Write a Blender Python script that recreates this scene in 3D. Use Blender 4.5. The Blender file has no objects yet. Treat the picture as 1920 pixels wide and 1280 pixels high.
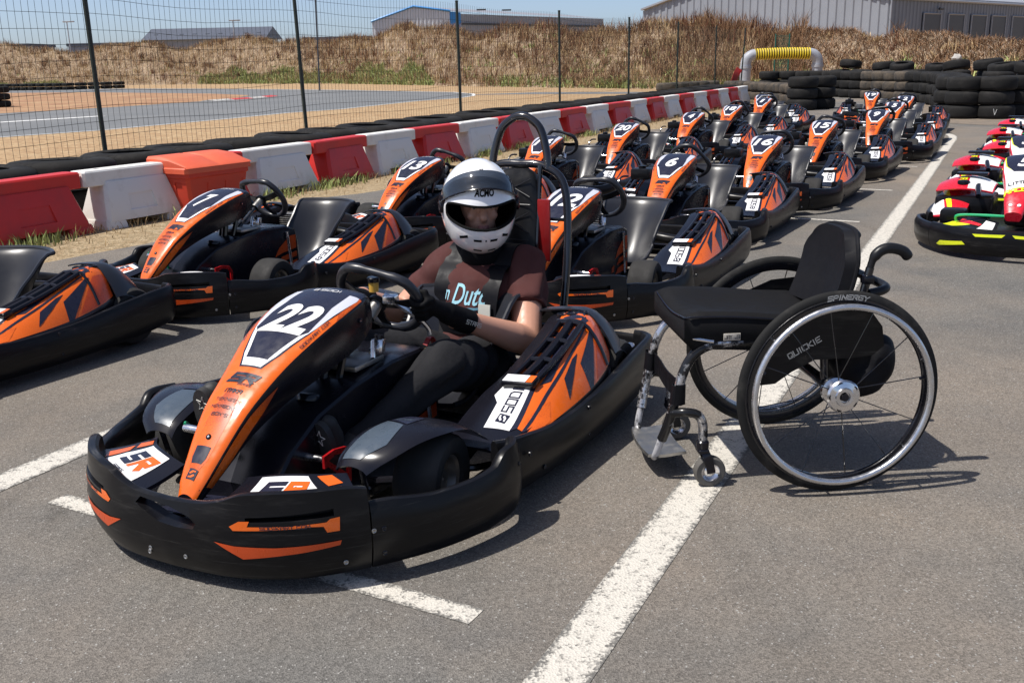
import bpy, bmesh, math, random
import numpy as np
from mathutils import Vector, Matrix

sc = bpy.context.scene
col = sc.collection
R = math.radians
rnd = random.Random(7)

# ------------------------------------------------------------ camera
PITCH = math.atan(520 / 1867); ROLL = 0.022
cp, sp = math.cos(PITCH), math.sin(PITCH)
c_, s_ = math.cos(ROLL), math.sin(ROLL)
down = Vector((0, -sp, -cp)); xr = Vector((1, 0, 0))
right = xr * c_ + down * s_
imdown = xr * -s_ + down * c_
fwd = Vector((0, cp, -sp))
cam = bpy.data.cameras.new('camera')
cam.sensor_fit = 'HORIZONTAL'; cam.sensor_width = 36; cam.lens = 35.0
cam.clip_start = 0.05; cam.clip_end = 3000
co = bpy.data.objects.new('camera', cam); col.objects.link(co)
m3 = Matrix((right, -imdown, -fwd)).transposed()
co.matrix_world = Matrix.Translation((0, 0, 1.28)) @ m3.to_4x4()
sc.camera = co

# ------------------------------------------------------------ sky and sun
SUN = Vector((-0.50, -0.14, 1.0)).normalized()          # towards the sun
elev = math.asin(SUN.z); az = math.atan2(SUN.x, SUN.y)
world = bpy.data.worlds.new('World'); sc.world = world; world.use_nodes = True
wn = world.node_tree.nodes; wl = world.node_tree.links
sky = wn.new('ShaderNodeTexSky'); sky.sky_type = 'NISHITA'; sky.sun_disc = False
sky.sun_elevation = elev; sky.sun_rotation = az
sky.air_density = 0.5; sky.dust_density = 1.3; sky.ozone_density = 1.0
bg = wn['Background']; bg.inputs[1].default_value = 0.14
wl.new(sky.outputs[0], bg.inputs[0])
sl = bpy.data.lights.new('sun', 'SUN'); sl.energy = 4.6; sl.angle = R(0.53); sl.color = (1, .955, .89)
so = bpy.data.objects.new('sun', sl); col.objects.link(so)
so.rotation_euler = (-SUN).to_track_quat('-Z', 'Y').to_euler()
vs = sc.view_settings
vs.view_transform = 'Standard'; vs.look = 'None'; vs.gamma = 1; vs.exposure = 0.25
try: vs.use_curve_mapping = False
except Exception: pass

# ------------------------------------------------------------ materials
def nodes_of(name):
    m = bpy.data.materials.new(name); m.use_nodes = True
    nt = m.node_tree; return m, nt.nodes, nt.links, nt.nodes['Principled BSDF']

def mat(name, c, rough=.5, metal=0., var=.12, nscale=14., bump=0., bscale=60., spec=.5, coat=0., rvar=.12, emit=None):
    """plain coated surface: base colour with soft mottling, uneven gloss and fine relief"""
    m, N, L, P = nodes_of(name)
    tc = N.new('ShaderNodeTexCoord')
    nz = N.new('ShaderNodeTexNoise'); nz.inputs['Scale'].default_value = nscale; nz.inputs['Detail'].default_value = 5
    L.new(tc.outputs['Object'], nz.inputs['Vector'])
    mx = N.new('ShaderNodeMix'); mx.data_type = 'RGBA'; mx.blend_type = 'MIX'
    c = tuple(c)
    mx.inputs[6].default_value = tuple(max(0, v * (1 - var)) for v in c) + (1,)
    mx.inputs[7].default_value = tuple(min(1, v * (1 + var)) for v in c) + (1,)
    L.new(nz.outputs['Fac'], mx.inputs[0]); L.new(mx.outputs[2], P.inputs['Base Color'])
    mr = N.new('ShaderNodeMapRange'); mr.inputs[1].default_value = .3; mr.inputs[2].default_value = .7
    mr.inputs[3].default_value = max(0.02, rough - rvar); mr.inputs[4].default_value = min(1, rough + rvar)
    nz2 = N.new('ShaderNodeTexNoise'); nz2.inputs['Scale'].default_value = nscale * 2.7; nz2.inputs['Detail'].default_value = 6
    L.new(tc.outputs['Object'], nz2.inputs['Vector'])
    L.new(nz2.outputs['Fac'], mr.inputs[0]); L.new(mr.outputs[0], P.inputs['Roughness'])
    P.inputs['Metallic'].default_value = metal
    P.inputs['Specular IOR Level'].default_value = spec
    if coat: P.inputs['Coat Weight'].default_value = coat; P.inputs['Coat Roughness'].default_value = .08
    if bump:
        nb = N.new('ShaderNodeTexNoise'); nb.inputs['Scale'].default_value = bscale; nb.inputs['Detail'].default_value = 4
        L.new(tc.outputs['Object'], nb.inputs['Vector'])
        b = N.new('ShaderNodeBump'); b.inputs['Strength'].default_value = min(1, bump*2); b.inputs['Distance'].default_value = min(.01, .12/bscale)
        L.new(nb.outputs['Fac'], b.inputs['Height']); L.new(b.outputs[0], P.inputs['Normal'])
    return m

def scuffed(name, c, c2, rough, scale, lo, hi, metal2=0., bump=.1, stretch=(1, 1, 1), spec=.4, scratch=None):
    """base colour worn through to a second colour in patches"""
    m, N, L, P = nodes_of(name)
    tc = N.new('ShaderNodeTexCoord'); mp = N.new('ShaderNodeMapping'); mp.inputs['Scale'].default_value = stretch
    L.new(tc.outputs['Object'], mp.inputs['Vector'])
    nz = N.new('ShaderNodeTexNoise'); nz.inputs['Scale'].default_value = scale; nz.inputs['Detail'].default_value = 9; nz.inputs['Roughness'].default_value = .68
    L.new(mp.outputs[0], nz.inputs['Vector'])
    mr = N.new('ShaderNodeMapRange'); mr.inputs[1].default_value = lo; mr.inputs[2].default_value = hi
    L.new(nz.outputs['Fac'], mr.inputs[0])
    mx = N.new('ShaderNodeMix'); mx.data_type = 'RGBA'
    mx.inputs[6].default_value = tuple(c) + (1,); mx.inputs[7].default_value = tuple(c2) + (1,)
    L.new(mr.outputs[0], mx.inputs[0]); L.new(mx.outputs[2], P.inputs['Base Color'])
    P.inputs['Roughness'].default_value = rough; P.inputs['Specular IOR Level'].default_value = spec
    if metal2:
        mm = N.new('ShaderNodeMath'); mm.operation = 'MULTIPLY'; mm.inputs[1].default_value = metal2
        L.new(mr.outputs[0], mm.inputs[0]); L.new(mm.outputs[0], P.inputs['Metallic'])
    if scratch:                                  # long thin rubbing scratches
        m2 = N.new('ShaderNodeMapping'); m2.inputs['Scale'].default_value = (1.3, 1.3, 55); L.new(tc.outputs['Object'], m2.inputs['Vector'])
        n2 = N.new('ShaderNodeTexNoise'); n2.inputs['Scale'].default_value = 3.2; n2.inputs['Detail'].default_value = 8; n2.inputs['Roughness'].default_value = .7; L.new(m2.outputs[0], n2.inputs['Vector'])
        r2 = N.new('ShaderNodeMapRange'); r2.inputs[1].default_value = .60; r2.inputs[2].default_value = .72; L.new(n2.outputs['Fac'], r2.inputs[0])
        x2 = N.new('ShaderNodeMix'); x2.data_type = 'RGBA'; L.new(r2.outputs[0], x2.inputs[0]); L.new(mx.outputs[2], x2.inputs[6]); x2.inputs[7].default_value = (*scratch, 1); L.new(x2.outputs[2], P.inputs['Base Color'])
        q2 = N.new('ShaderNodeMapRange'); q2.inputs[3].default_value = rough-.06; q2.inputs[4].default_value = rough+.2; L.new(mr.outputs[0], q2.inputs[0]); L.new(q2.outputs[0], P.inputs['Roughness'])
    b = N.new('ShaderNodeBump'); b.inputs['Strength'].default_value = bump; b.inputs['Distance'].default_value = .004
    L.new(nz.outputs['Fac'], b.inputs['Height']); L.new(b.outputs[0], P.inputs['Normal'])
    return m

def dotted(name, c1, c2, scale):
    """orange print fading through a fine dark halftone"""
    m, N, L, P = nodes_of(name)
    tc = N.new('ShaderNodeTexCoord')
    nz = N.new('ShaderNodeTexNoise'); nz.inputs['Scale'].default_value = scale; nz.inputs['Detail'].default_value = 1
    n2 = N.new('ShaderNodeTexNoise'); n2.inputs['Scale'].default_value = 11; n2.inputs['Detail'].default_value = 2
    for q in (nz, n2): L.new(tc.outputs['Object'], q.inputs['Vector'])
    ad = N.new('ShaderNodeMath'); ad.operation = 'ADD'; L.new(nz.outputs['Fac'], ad.inputs[0]); L.new(n2.outputs['Fac'], ad.inputs[1])
    mr = N.new('ShaderNodeMapRange'); mr.inputs[1].default_value = .8; mr.inputs[2].default_value = 1.15
    L.new(ad.outputs[0], mr.inputs[0])
    mx = N.new('ShaderNodeMix'); mx.data_type = 'RGBA'
    mx.inputs[6].default_value = tuple(c2) + (1,); mx.inputs[7].default_value = tuple(c1) + (1,)
    L.new(mr.outputs[0], mx.inputs[0]); L.new(mx.outputs[2], P.inputs['Base Color'])
    P.inputs['Roughness'].default_value = .3
    return m

ORANGE = (.74, .125, .009)
M = dict(
    black=scuffed('black_plastic', (.006, .006, .0072), (.034, .032, .030), .36, 6, .52, .92, bump=.10, stretch=(1, 1, 5), spec=.22, scratch=(.055, .053, .05)),
    gloss=mat('gloss_black_plastic', (.007, .007, .011), .24, var=.15, nscale=4, rvar=.05, spec=.4),
    seat=mat('seat_plastic', (.018, .019, .024), .34, var=.15, nscale=4, rvar=.05),
    navy=mat('navy_print', (.016, .017, .034), .3, var=.15),
    orange=mat('orange_print', ORANGE, .28, var=.05, coat=.2),
    orange_dots=dotted('orange_halftone', ORANGE, (.36, .05, .010), 420),
    redorange=mat('red_orange_print', (.62, .075, .012), .34, var=.08),
    white=mat('white_print', (.78, .78, .78), .32, var=.03),
    silverprint=mat('silver_print', (.52, .53, .60), .34, var=.05),
    greyblue=mat('grey_blue_print', (.06, .08, .105), .3, var=.08),
    tyre=mat('kart_tyre_rubber', (.030, .029, .028), .75, var=.4, nscale=9, bump=.25, bscale=90, spec=.2),
    rim=mat('grey_rim_metal', (.30, .29, .27), .4, .85, var=.2),
    chrome=mat('bright_aluminium', (.72, .72, .74), .22, 1., var=.08),
    steel=mat('dull_steel', (.38, .37, .35), .4, .9, var=.2),
    redmetal=mat('red_anodised_metal', (.50, .012, .016), .3, .35, var=.1),
    green=mat('green_spring', (.02, .40, .16), .4, var=.1),
    yellow=mat('yellow_fluid_plastic', (.62, .36, .06), .3, var=.1),
    yellowstrap=mat('yellow_webbing', (.50, .35, .03), .7, var=.2),
    blackpaint=mat('gloss_black_paint', (.010, .010, .013), .16, var=.2, coat=.5, rvar=.05),
    redpaint=mat('red_paint_plate', (.24, .009, .010), .38, var=.1),
    padvinyl=mat('black_vinyl_pad', (.010, .010, .011), .42, var=.2, bump=.15, bscale=160, spec=.3),
    webbing=mat('black_webbing', (.006, .006, .008), .5, var=.2, bump=.2, bscale=300, spec=.16),
    kred=mat('kart_red_print', (.62, .014, .030), .28, var=.05, coat=.3),
    kyellow=mat('kart_yellow_print', (.72, .78, .02), .32, var=.05),
)

# ------------------------------------------------------------ mesh helpers
def hermite(xs, ys):
    xs = list(xs); ys = list(ys)
    if xs[0] > xs[-1]: xs = xs[::-1]; ys = ys[::-1]
    n = len(xs); d = [0] * n
    for i in range(n):
        a = max(0, i - 1); b = min(n - 1, i + 1)
        d[i] = (ys[b] - ys[a]) / (xs[b] - xs[a])
    def f(x):
        if x <= xs[0]: return ys[0]
        if x >= xs[-1]: return ys[-1]
        for i in range(n - 1):
            if x <= xs[i + 1]: break
        h = xs[i + 1] - xs[i]; t = (x - xs[i]) / h
        return ((2*t**3-3*t*t+1)*ys[i] + (t**3-2*t*t+t)*h*d[i] + (-2*t**3+3*t*t)*ys[i+1] + (t**3-t*t)*h*d[i+1])
    return f

def spl(pts, n, closed=False):
    """Catmull-Rom resample: n points per span"""
    P = [Vector(p) for p in pts]; out = []; k = len(P)
    spans = k if closed else k - 1
    for i in range(spans):
        if closed: a, b, c, d = P[(i-1) % k], P[i], P[(i+1) % k], P[(i+2) % k]
        else: a, b, c, d = P[max(0, i-1)], P[i], P[i+1], P[min(k-1, i+2)]
        for j in range(n):
            t = j / n
            out.append(.5*((2*b) + (c-a)*t + (2*a-5*b+4*c-d)*t*t + (3*b-3*c+d-a)*t**3))
    if not closed: out.append(P[-1].copy())
    return out

class MB:
    def __init__(s): s.v = []; s.f = []; s.m = []
    def add(s, V, F, mat=0, X=None):
        o = len(s.v)
        s.v += [tuple(X @ Vector(p)) if X is not None else tuple(p) for p in V]
        s.f += [tuple(i + o for i in f) for f in F]; s.m += [mat] * len(F); return s
    def box(s, c, d, mat=0, X=None, bev=0.):
        hx, hy, hz = d[0]/2, d[1]/2, d[2]/2; c = Vector(c)
        if bev <= 0:
            V = [c + Vector((a*hx, b*hy, e*hz)) for a in (-1, 1) for b in (-1, 1) for e in (-1, 1)]
            F = [(0,1,3,2),(4,6,7,5),(0,4,5,1),(2,3,7,6),(0,2,6,4),(1,5,7,3)]
            return s.add(V, F, mat, X)
        bm = bmesh.new(); bmesh.ops.create_cube(bm, size=1)
        for v in bm.verts: v.co = Vector((v.co.x*d[0], v.co.y*d[1], v.co.z*d[2]))
        bmesh.ops.bevel(bm, geom=bm.edges[:], offset=min(bev, min(d)*.49), segments=2, profile=.5, affect='EDGES')
        for v in bm.verts: v.co += c
        bm.verts.index_update()
        s.add([v.co.copy() for v in bm.verts], [[v.index for v in f.verts] for f in bm.faces], mat, X); bm.free(); return s
    def tube(s, pts, r, n=8, mat=0, closed=False, X=None, caps=True, flat=None):
        P = [Vector(p) for p in pts]; k = len(P); V = []; F = []
        rr = r if isinstance(r, (list, tuple)) else [r] * k
        up = None
        for i in range(k):
            if closed: t = P[(i+1) % k] - P[i-1]
            else: t = P[min(k-1, i+1)] - P[max(0, i-1)]
            t.normalize()
            if up is None:
                up = Vector((0, 0, 1)) if abs(t.z) < .9 else Vector((1, 0, 0))
                if flat is not None: up = Vector(flat)
            if flat is not None: up = Vector(flat)
            a = t.cross(up)
            if a.length < 1e-6: a = t.orthogonal()
            a.normalize(); b = a.cross(t).normalized()
            if flat is None: up = b
            for j in range(n):
                th = 2*math.pi*j/n
                V.append(P[i] + (a*math.cos(th) + b*math.sin(th)) * rr[i])
        for i in range(k if closed else k-1):
            i2 = (i+1) % k
            for j in range(n):
                j2 = (j+1) % n
                F.append((i*n+j, i*n+j2, i2*n+j2, i2*n+j))
        if caps and not closed:
            F.append(tuple(range(n))[::-1]); F.append(tuple((k-1)*n+j for j in range(n)))
        return s.add(V, F, mat, X)
    def strap(s, pts, w, th, side, mat=0, X=None):
        """flat band along pts; side = vector across the band (one, or one per point)"""
        P = [Vector(p) for p in pts]; V = []; F = []; k = len(P)
        for i in range(k):
            t = (P[min(k-1, i+1)] - P[max(0, i-1)]).normalized()
            sd = Vector(side[i] if isinstance(side[0], (list, tuple, Vector)) else side)
            sd = (sd - t*sd.dot(t)).normalized(); nn = t.cross(sd).normalized()
            for a, b in ((-.5, -.5), (.5, -.5), (.5, .5), (-.5, .5)): V.append(P[i] + sd*w*a + nn*th*b)
        for i in range(k-1):
            for j in range(4): F.append((i*4+j, i*4+(j+1) % 4, i*4+4+(j+1) % 4, i*4+4+j))
        F.append((3, 2, 1, 0)); F.append(tuple((k-1)*4+j for j in range(4)))
        return s.add(V, F, mat, X)
    def loft(s, rings, mat=0, closed=True, caps=True, X=None):
        n = len(rings[0]); V = [p for r in rings for p in r]; F = []
        for i in range(len(rings)-1):
            for j in range(n if closed else n-1):
                j2 = (j+1) % n
                F.append((i*n+j, i*n+j2, (i+1)*n+j2, (i+1)*n+j))
        if caps and closed:
            F.append(tuple(range(n))[::-1]); F.append(tuple((len(rings)-1)*n+j for j in range(n)))
        return s.add(V, F, mat, X)
    def lathe(s, prof, n=24, mat=0, X=None, closed=False, mats=None):
        """profile of (radius, height) turned round local z"""
        k = len(prof); V = []; F = []
        for i in range(n):
            a = 2*math.pi*i/n
            for r, h in prof: V.append((r*math.cos(a), r*math.sin(a), h))
        o = len(s.v)
        for i in range(n):
            i2 = (i+1) % n
            for j in range(k if closed else k-1):
                j2 = (j+1) % k
                F.append((i*k+j, i2*k+j, i2*k+j2, i*k+j2))
        s.add(V, F, mat, X)
        if mats:
            kk = k if closed else k-1
            for q in range(len(F)): s.m[len(s.m)-len(F)+q] = mats[q % kk]
        return s
    def prism(s, poly, z0, z1, mat=0, X=None):
        n = len(poly); V = [(x, y, z0) for x, y in poly] + [(x, y, z1) for x, y in poly]
        F = [tuple(range(n))[::-1], tuple(range(n, 2*n))] + [(i, (i+1) % n, n+(i+1) % n, n+i) for i in range(n)]
        return s.add(V, F, mat, X)
    def mesh(s, name, mats, angle=38, smooth=True, recalc=True):
        me = bpy.data.meshes.new(name); me.from_pydata([tuple(v) for v in s.v], [], s.f)
        for k in mats: me.materials.append(M[k] if isinstance(k, str) else k)
        if len(mats) > 1: me.polygons.foreach_set('material_index', s.m)
        if recalc:
            bm = bmesh.new(); bm.from_mesh(me); bmesh.ops.recalc_face_normals(bm, faces=bm.faces[:]); bm.to_mesh(me); bm.free()
        if smooth:
            me.polygons.foreach_set('use_smooth', [True]*len(me.polygons)); me.set_sharp_from_angle(angle=R(angle))
        me.update(); return me
    def build(s, name, mats, parent=None, **k):
        if isinstance(mats, str): mats = [mats]
        return link(name, s.mesh(name, mats, **k), parent)

def link(name, me, parent=None):
    o = bpy.data.objects.new(name, me); col.objects.link(o)
    if parent is not None: o.parent = parent
    return o
def tag(o, label=None, cat=None, group=None, kind=None):
    if label: o['label'] = label
    if cat: o['category'] = cat
    if group: o['group'] = group
    if kind: o['kind'] = kind
    return o
def empty(name, loc=(0, 0, 0), rz=0.):
    o = bpy.data.objects.new(name, None); col.objects.link(o); o.empty_display_size = .1
    o.location = loc; o.rotation_euler = (0, 0, rz); return o
def copy_tree(o, parent=None, skip=()):
    c = o.copy(); col.objects.link(c); c.parent = parent
    for ch in list(o.children):
        if ch.name.split('.')[0] in skip: continue
        copy_tree(ch, c, skip)
    return c
ORD = 'first second third fourth fifth sixth seventh eighth ninth tenth eleventh twelfth thirteenth fourteenth fifteenth sixteenth seventeenth eighteenth nineteenth twentieth twenty-first twenty-second twenty-third twenty-fourth twenty-fifth twenty-sixth twenty-seventh twenty-eighth twenty-ninth thirtieth thirty-first thirty-second thirty-third thirty-fourth thirty-fifth thirty-sixth'.split()
def axis_x(p, d, roll=None):
    """matrix taking local z to direction d, at p"""
    d = Vector(d).normalized(); q = d.to_track_quat('Z', 'Y'); return Matrix.Translation(p) @ q.to_matrix().to_4x4()

def booled(me_a, cutters, name):
    oa = bpy.data.objects.new('t', me_a); col.objects.link(oa); obs = []
    for c in cutters:
        ob = bpy.data.objects.new('t', c); col.objects.link(ob); obs.append(ob)
        md = oa.modifiers.new('b', 'BOOLEAN'); md.operation = 'DIFFERENCE'; md.object = ob; md.solver = 'EXACT'; md.use_self = True
    dg = bpy.context.evaluated_depsgraph_get(); dg.update()
    me = bpy.data.meshes.new_from_object(oa.evaluated_get(dg)); me.name = name
    for o in obs + [oa]: bpy.data.objects.remove(o)
    me.polygons.foreach_set('use_smooth', [True]*len(me.polygons)); me.set_sharp_from_angle(angle=R(32))
    return me

def organic(name, prims, voxel, mats, parent=None, smooth=6, disp=None, paint=None):
    """one continuous body grown round tapered limbs and ellipsoids"""
    bm = bmesh.new()
    for p in prims:
        if p[0] == 'e':                          # ellipsoid: centre, radii, euler
            X = Matrix.Translation(p[1]) @ (Matrix.Rotation(p[3][2], 4, 'Z') @ Matrix.Rotation(p[3][1], 4, 'Y') @ Matrix.Rotation(p[3][0], 4, 'X') if len(p) > 3 else Matrix()) @ Matrix.Diagonal((*p[2], 1))
            bmesh.ops.create_icosphere(bm, subdivisions=3, radius=1, matrix=X)
        else:                                    # limb: list of (point, radius); flat ends if p[0]=='f'
            pts = p[1]
            for (a, ra), (b, rb) in zip(pts, pts[1:]):
                a = Vector(a); b = Vector(b); d = b - a; Lh = d.length
                X = axis_x(a + d/2, d)
                bmesh.ops.create_cone(bm, cap_ends=True, segments=20, radius1=ra, radius2=rb, depth=Lh, matrix=X)
            ends = pts if p[0] == 'l' else pts[:-1]
            for a, ra in ends:
                bmesh.ops.create_icosphere(bm, subdivisions=3, radius=ra, matrix=Matrix.Translation(a))
    me = bpy.data.meshes.new('t'); bm.to_mesh(me); bm.free()
    o = bpy.data.objects.new('t', me); col.objects.link(o)
    r = o.modifiers.new('r', 'REMESH'); r.mode = 'VOXEL'; r.voxel_size = voxel
    s = o.modifiers.new('s', 'SMOOTH'); s.factor = .5; s.iterations = smooth
    dg = bpy.context.evaluated_depsgraph_get(); dg.update()
    m2 = bpy.data.meshes.new_from_object(o.evaluated_get(dg)); bpy.data.objects.remove(o)
    m2.materials.clear()
    for k in mats: m2.materials.append(M[k])
    if disp:
        n = len(m2.vertices); nn = np.empty(n*3); m2.vertices.foreach_get('normal', nn); nn = nn.reshape(-1, 3)
        cc = np.empty(n*3); m2.vertices.foreach_get('co', cc); cc = cc.reshape(-1, 3)
        cc += nn * np.array([disp(Vector(p)) for p in cc])[:, None]
        m2.vertices.foreach_set('co', cc.ravel())
    if paint:
        m2.polygons.foreach_set('material_index', [paint(f.center) for f in m2.polygons])
    m2.polygons.foreach_set('use_smooth', [True]*len(m2.polygons)); m2.update()
    m2.name = name
    return link(name, m2, parent)

# ------------------------------------------------------------ print on surfaces
STROKES = {
 'S': [[(1,1),(0,1),(0,.5),(1,.5),(1,0),(0,0)]], 'O': [[(0,0),(0,1),(1,1),(1,0),(0,0)]], 'D': [[(0,0),(0,1),(.75,1),(1,.75),(1,0),(0,0)]],
 'I': [[(.5,0),(.5,1)]], 'K': [[(0,0),(0,1)],[(1,1),(.1,.5),(1,0)]], 'A': [[(0,0),(0,.7),(.3,1),(1,1),(1,0)],[(0,.45),(1,.45)]],
 'R': [[(0,0),(0,1),(1,1),(1,.5),(0,.5)],[(.4,.5),(1,0)]], 'T': [[(0,1),(1,1)],[(.5,1),(.5,0)]], 'C': [[(1,1),(0,1),(0,0),(1,0)]],
 'M': [[(0,0),(0,1),(.5,.45),(1,1),(1,0)]], 'E': [[(1,1),(0,1),(0,0),(1,0)],[(0,.5),(.8,.5)]], 'N': [[(0,0),(0,1),(1,0),(1,1)]],
 'X': [[(0,0),(1,1)],[(0,1),(1,0)]], 'B': [[(0,0),(0,1),(.9,1),(.9,.5),(0,.5)],[(.9,.5),(1,.4),(1,0),(0,0)]], '.': [[(.4,0),(.6,0)]],
 "'": [[(.5,1),(.4,.7)]], 'L': [[(0,1),(0,0),(1,0)]], 'P': [[(0,0),(0,1),(1,1),(1,.45),(0,.45)]], 'Y': [[(0,1),(.5,.5),(1,1)],[(.5,.5),(.5,0)]],
 'G': [[(1,1),(0,1),(0,0),(1,0),(1,.5),(.5,.5)]], 'U': [[(0,1),(0,0),(1,0),(1,1)]], 'Q': [[(0,0),(0,1),(1,1),(1,0),(0,0)],[(.6,.3),(1.1,-.1)]],
 'J': [[(1,1),(1,0),(0,0),(0,.3)]], '3': [[(0,1),(1,1),(1,0),(0,0)],[(.2,.5),(1,.5)]], ' ': [],
}
def stroke_text(txt, h, w, th, gap=.35, shear=0.):
    """squared technical lettering as 2D quads, centred"""
    quads = []; x = 0.
    for ch in txt:
        ww = w * (.35 if ch in "I.'" else 1)
        for line in STROKES[ch]:
            for (ax, ay), (bx, by) in zip(line, line[1:]):
                a = Vector((x+ax*ww, ay*h)); b = Vector((x+bx*ww, by*h)); d = b-a
                if d.length < 1e-9: continue
                d.normalize(); n = Vector((-d.y, d.x))*th/2; e = d*th/2
                quads.append([a-e-n, b+e-n, b+e+n, a-e+n])
        x += ww + w*gap
    x -= w*gap
    return [[(p.x - x/2 + shear*p.y, p.y - h/2) for p in q] for q in quads]

_tx = {}
def font_mesh(txt, h, w=None, bold=0., shear=0.):
    k = (txt, bold, shear)
    if k not in _tx:
        cu = bpy.data.curves.new('t', 'FONT'); cu.body = txt; cu.offset = bold; cu.shear = shear; cu.align_x = 'CENTER'; cu.resolution_u = 4
        o = bpy.data.objects.new('t', cu); col.objects.link(o)
        dg = bpy.context.evaluated_depsgraph_get(); dg.update()
        me = bpy.data.meshes.new_from_object(o.evaluated_get(dg))
        V = [(v.co.x, v.co.y) for v in me.vertices]; F = [list(p.vertices) for p in me.polygons]
        bpy.data.objects.remove(o); bpy.data.curves.remove(cu); bpy.data.meshes.remove(me); _tx[k] = (V, F)
    V, F = _tx[k]
    x0 = min(v[0] for v in V); x1 = max(v[0] for v in V); y0 = min(v[1] for v in V); y1 = max(v[1] for v in V)
    sy = h/(y1-y0); sx = sy if w is None else w/(x1-x0)
    return [((x-(x0+x1)/2)*sx, (y-(y0+y1)/2)*sy) for x, y in V], F

def decal(mb, shape, fn, off, mat, step=.03, flip=1.):
    """lay flat 2D shapes on a curved surface fn(a,b); shape = list of polygons or (verts, faces)"""
    bm = bmesh.new()
    if isinstance(shape, tuple):
        vs_ = [bm.verts.new((x, y, 0)) for x, y in shape[0]]
        for f in shape[1]:
            try: bm.faces.new([vs_[i] for i in f])
            except ValueError: pass
    else:
        for pl in shape:
            try: bm.faces.new([bm.verts.new((x, y, 0)) for x, y in pl])
            except ValueError: pass
    xs = [v.co.x for v in bm.verts]; ys = [v.co.y for v in bm.verts]
    st = step if isinstance(step, tuple) else (step, step)
    for ax, lo, hi in ((0, min(xs), max(xs)), (1, min(ys), max(ys))):
        q = (math.floor(lo/st[ax])+1)*st[ax]
        while q < hi - 1e-6:
            no = (1, 0, 0) if ax == 0 else (0, 1, 0); cc = (q, 0, 0) if ax == 0 else (0, q, 0)
            bmesh.ops.bisect_plane(bm, geom=bm.verts[:]+bm.edges[:]+bm.faces[:], plane_co=cc, plane_no=no)
            q += st[ax]
    bmesh.ops.triangulate(bm, faces=[f for f in bm.faces if len(f.verts) > 4])
    bm.verts.index_update(); V = []; e = 1e-3
    for v in bm.verts:
        x, y = v.co.x, v.co.y
        p = fn(x, y); n = (fn(x+e, y)-fn(x-e, y)).cross(fn(x, y+e)-fn(x, y-e))
        if n.length > 1e-12: n.normalize()
        hint = flip(p) if callable(flip) else (flip if isinstance(flip, Vector) else Vector((0, 0, 1)))
        if n.dot(hint) < 0: n = -n
        V.append(p + n*off)
    mb.add(V, [[v.index for v in f.verts] for f in bm.faces], mat); bm.free(); return mb
# ------------------------------------------------------------ rental kart (local: x forward, y left, z up, origin under the front axle)
nz_z = hermite([.505, .482, .400, .33, .246, .171, .079, -.05, -.19, -.225], [.212, .245, .335, .402, .458, .502, .548, .592, .617, .608])
nz_w = hermite([.505, .482, .400, .33, .246, .171, .079, -.05, -.15, -.225], [.028, .040, .061, .075, .087, .101, .122, .136, .132, .108])
nz_d = hermite([.505, .43, .33, .2, .079, -.1, -.225], [.02, .045, .07, .095, .115, .125, .10])
def nose(x, t):
    w = nz_w(x); a = abs(t); s = 1 if t >= 0 else -1
    r = max(0., (min(a, 1)-.82)/.18)
    z = nz_z(x) - .014*min(a, 1)**2 - .009*r*r
    if a <= 1: return Vector((x, w*t, z))
    k = a-1
    return Vector((x - .02*k, s*(w + .006*math.sin(min(k, 1)*3.1) - .012*k), z - nz_d(x)*k))
_ax = [.505 - i*.73/200 for i in range(201)]; _al = [0.]
for i in range(200): _al.append(_al[-1] + (nose(_ax[i+1], 0)-nose(_ax[i], 0)).length)
def nose_arc(a): return float(np.interp(a, _al, _ax))
def arc_of(x): return float(np.interp(-x, [-q for q in _ax], _al))
def nose_m(y, a):                     # metric: y across, a along the crest from the tip
    x = nose_arc(a); return nose(x, y/nz_w(x))

def pod_fns(junior=False):
    il = hermite([-1.02, -.8, -.6, -.45, -.25, -.14], [.385, .405, .395, .375, .385, .425])
    ol = hermite([-1.02, -.9, -.7, -.45, -.25, -.14], [.600, .645, .655, .648, .630, .60])
    zt = hermite([-1.02, -.95, -.85, -.7, -.58, -.48, -.38, -.25, -.14], [.396, .402, .380, .335, .302, .276, .242, .205, .188])
    zo = hermite([-1.02, -.7, -.3, -.14], [.245, .205, .188, .180])
    if junior:
        zt = hermite([-1.02, -.85, -.7, -.5, -.25, -.14], [.34, .36, .35, .31, .225, .188])
    def P(u, v, s=1):
        a, b, t, o = il(u), ol(u), zt(u), zo(u)
        vv = min(max(v, 0), 1)
        g = 1 - (.34 if u > -.5 else .34*max(.35, 1-(-.5-u)/.35))*(1-vv/.53)**2 if vv < .53 else max(0., math.cos((vv-.53)/.47*math.pi/2))**.85
        z = o + (t-o)*g
        if v < 0: z -= .16*(-v)
        if v > 1: z -= .06*(v-1)
        return Vector((u, s*(a+(b-a)*vv), z))
    return P

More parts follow.
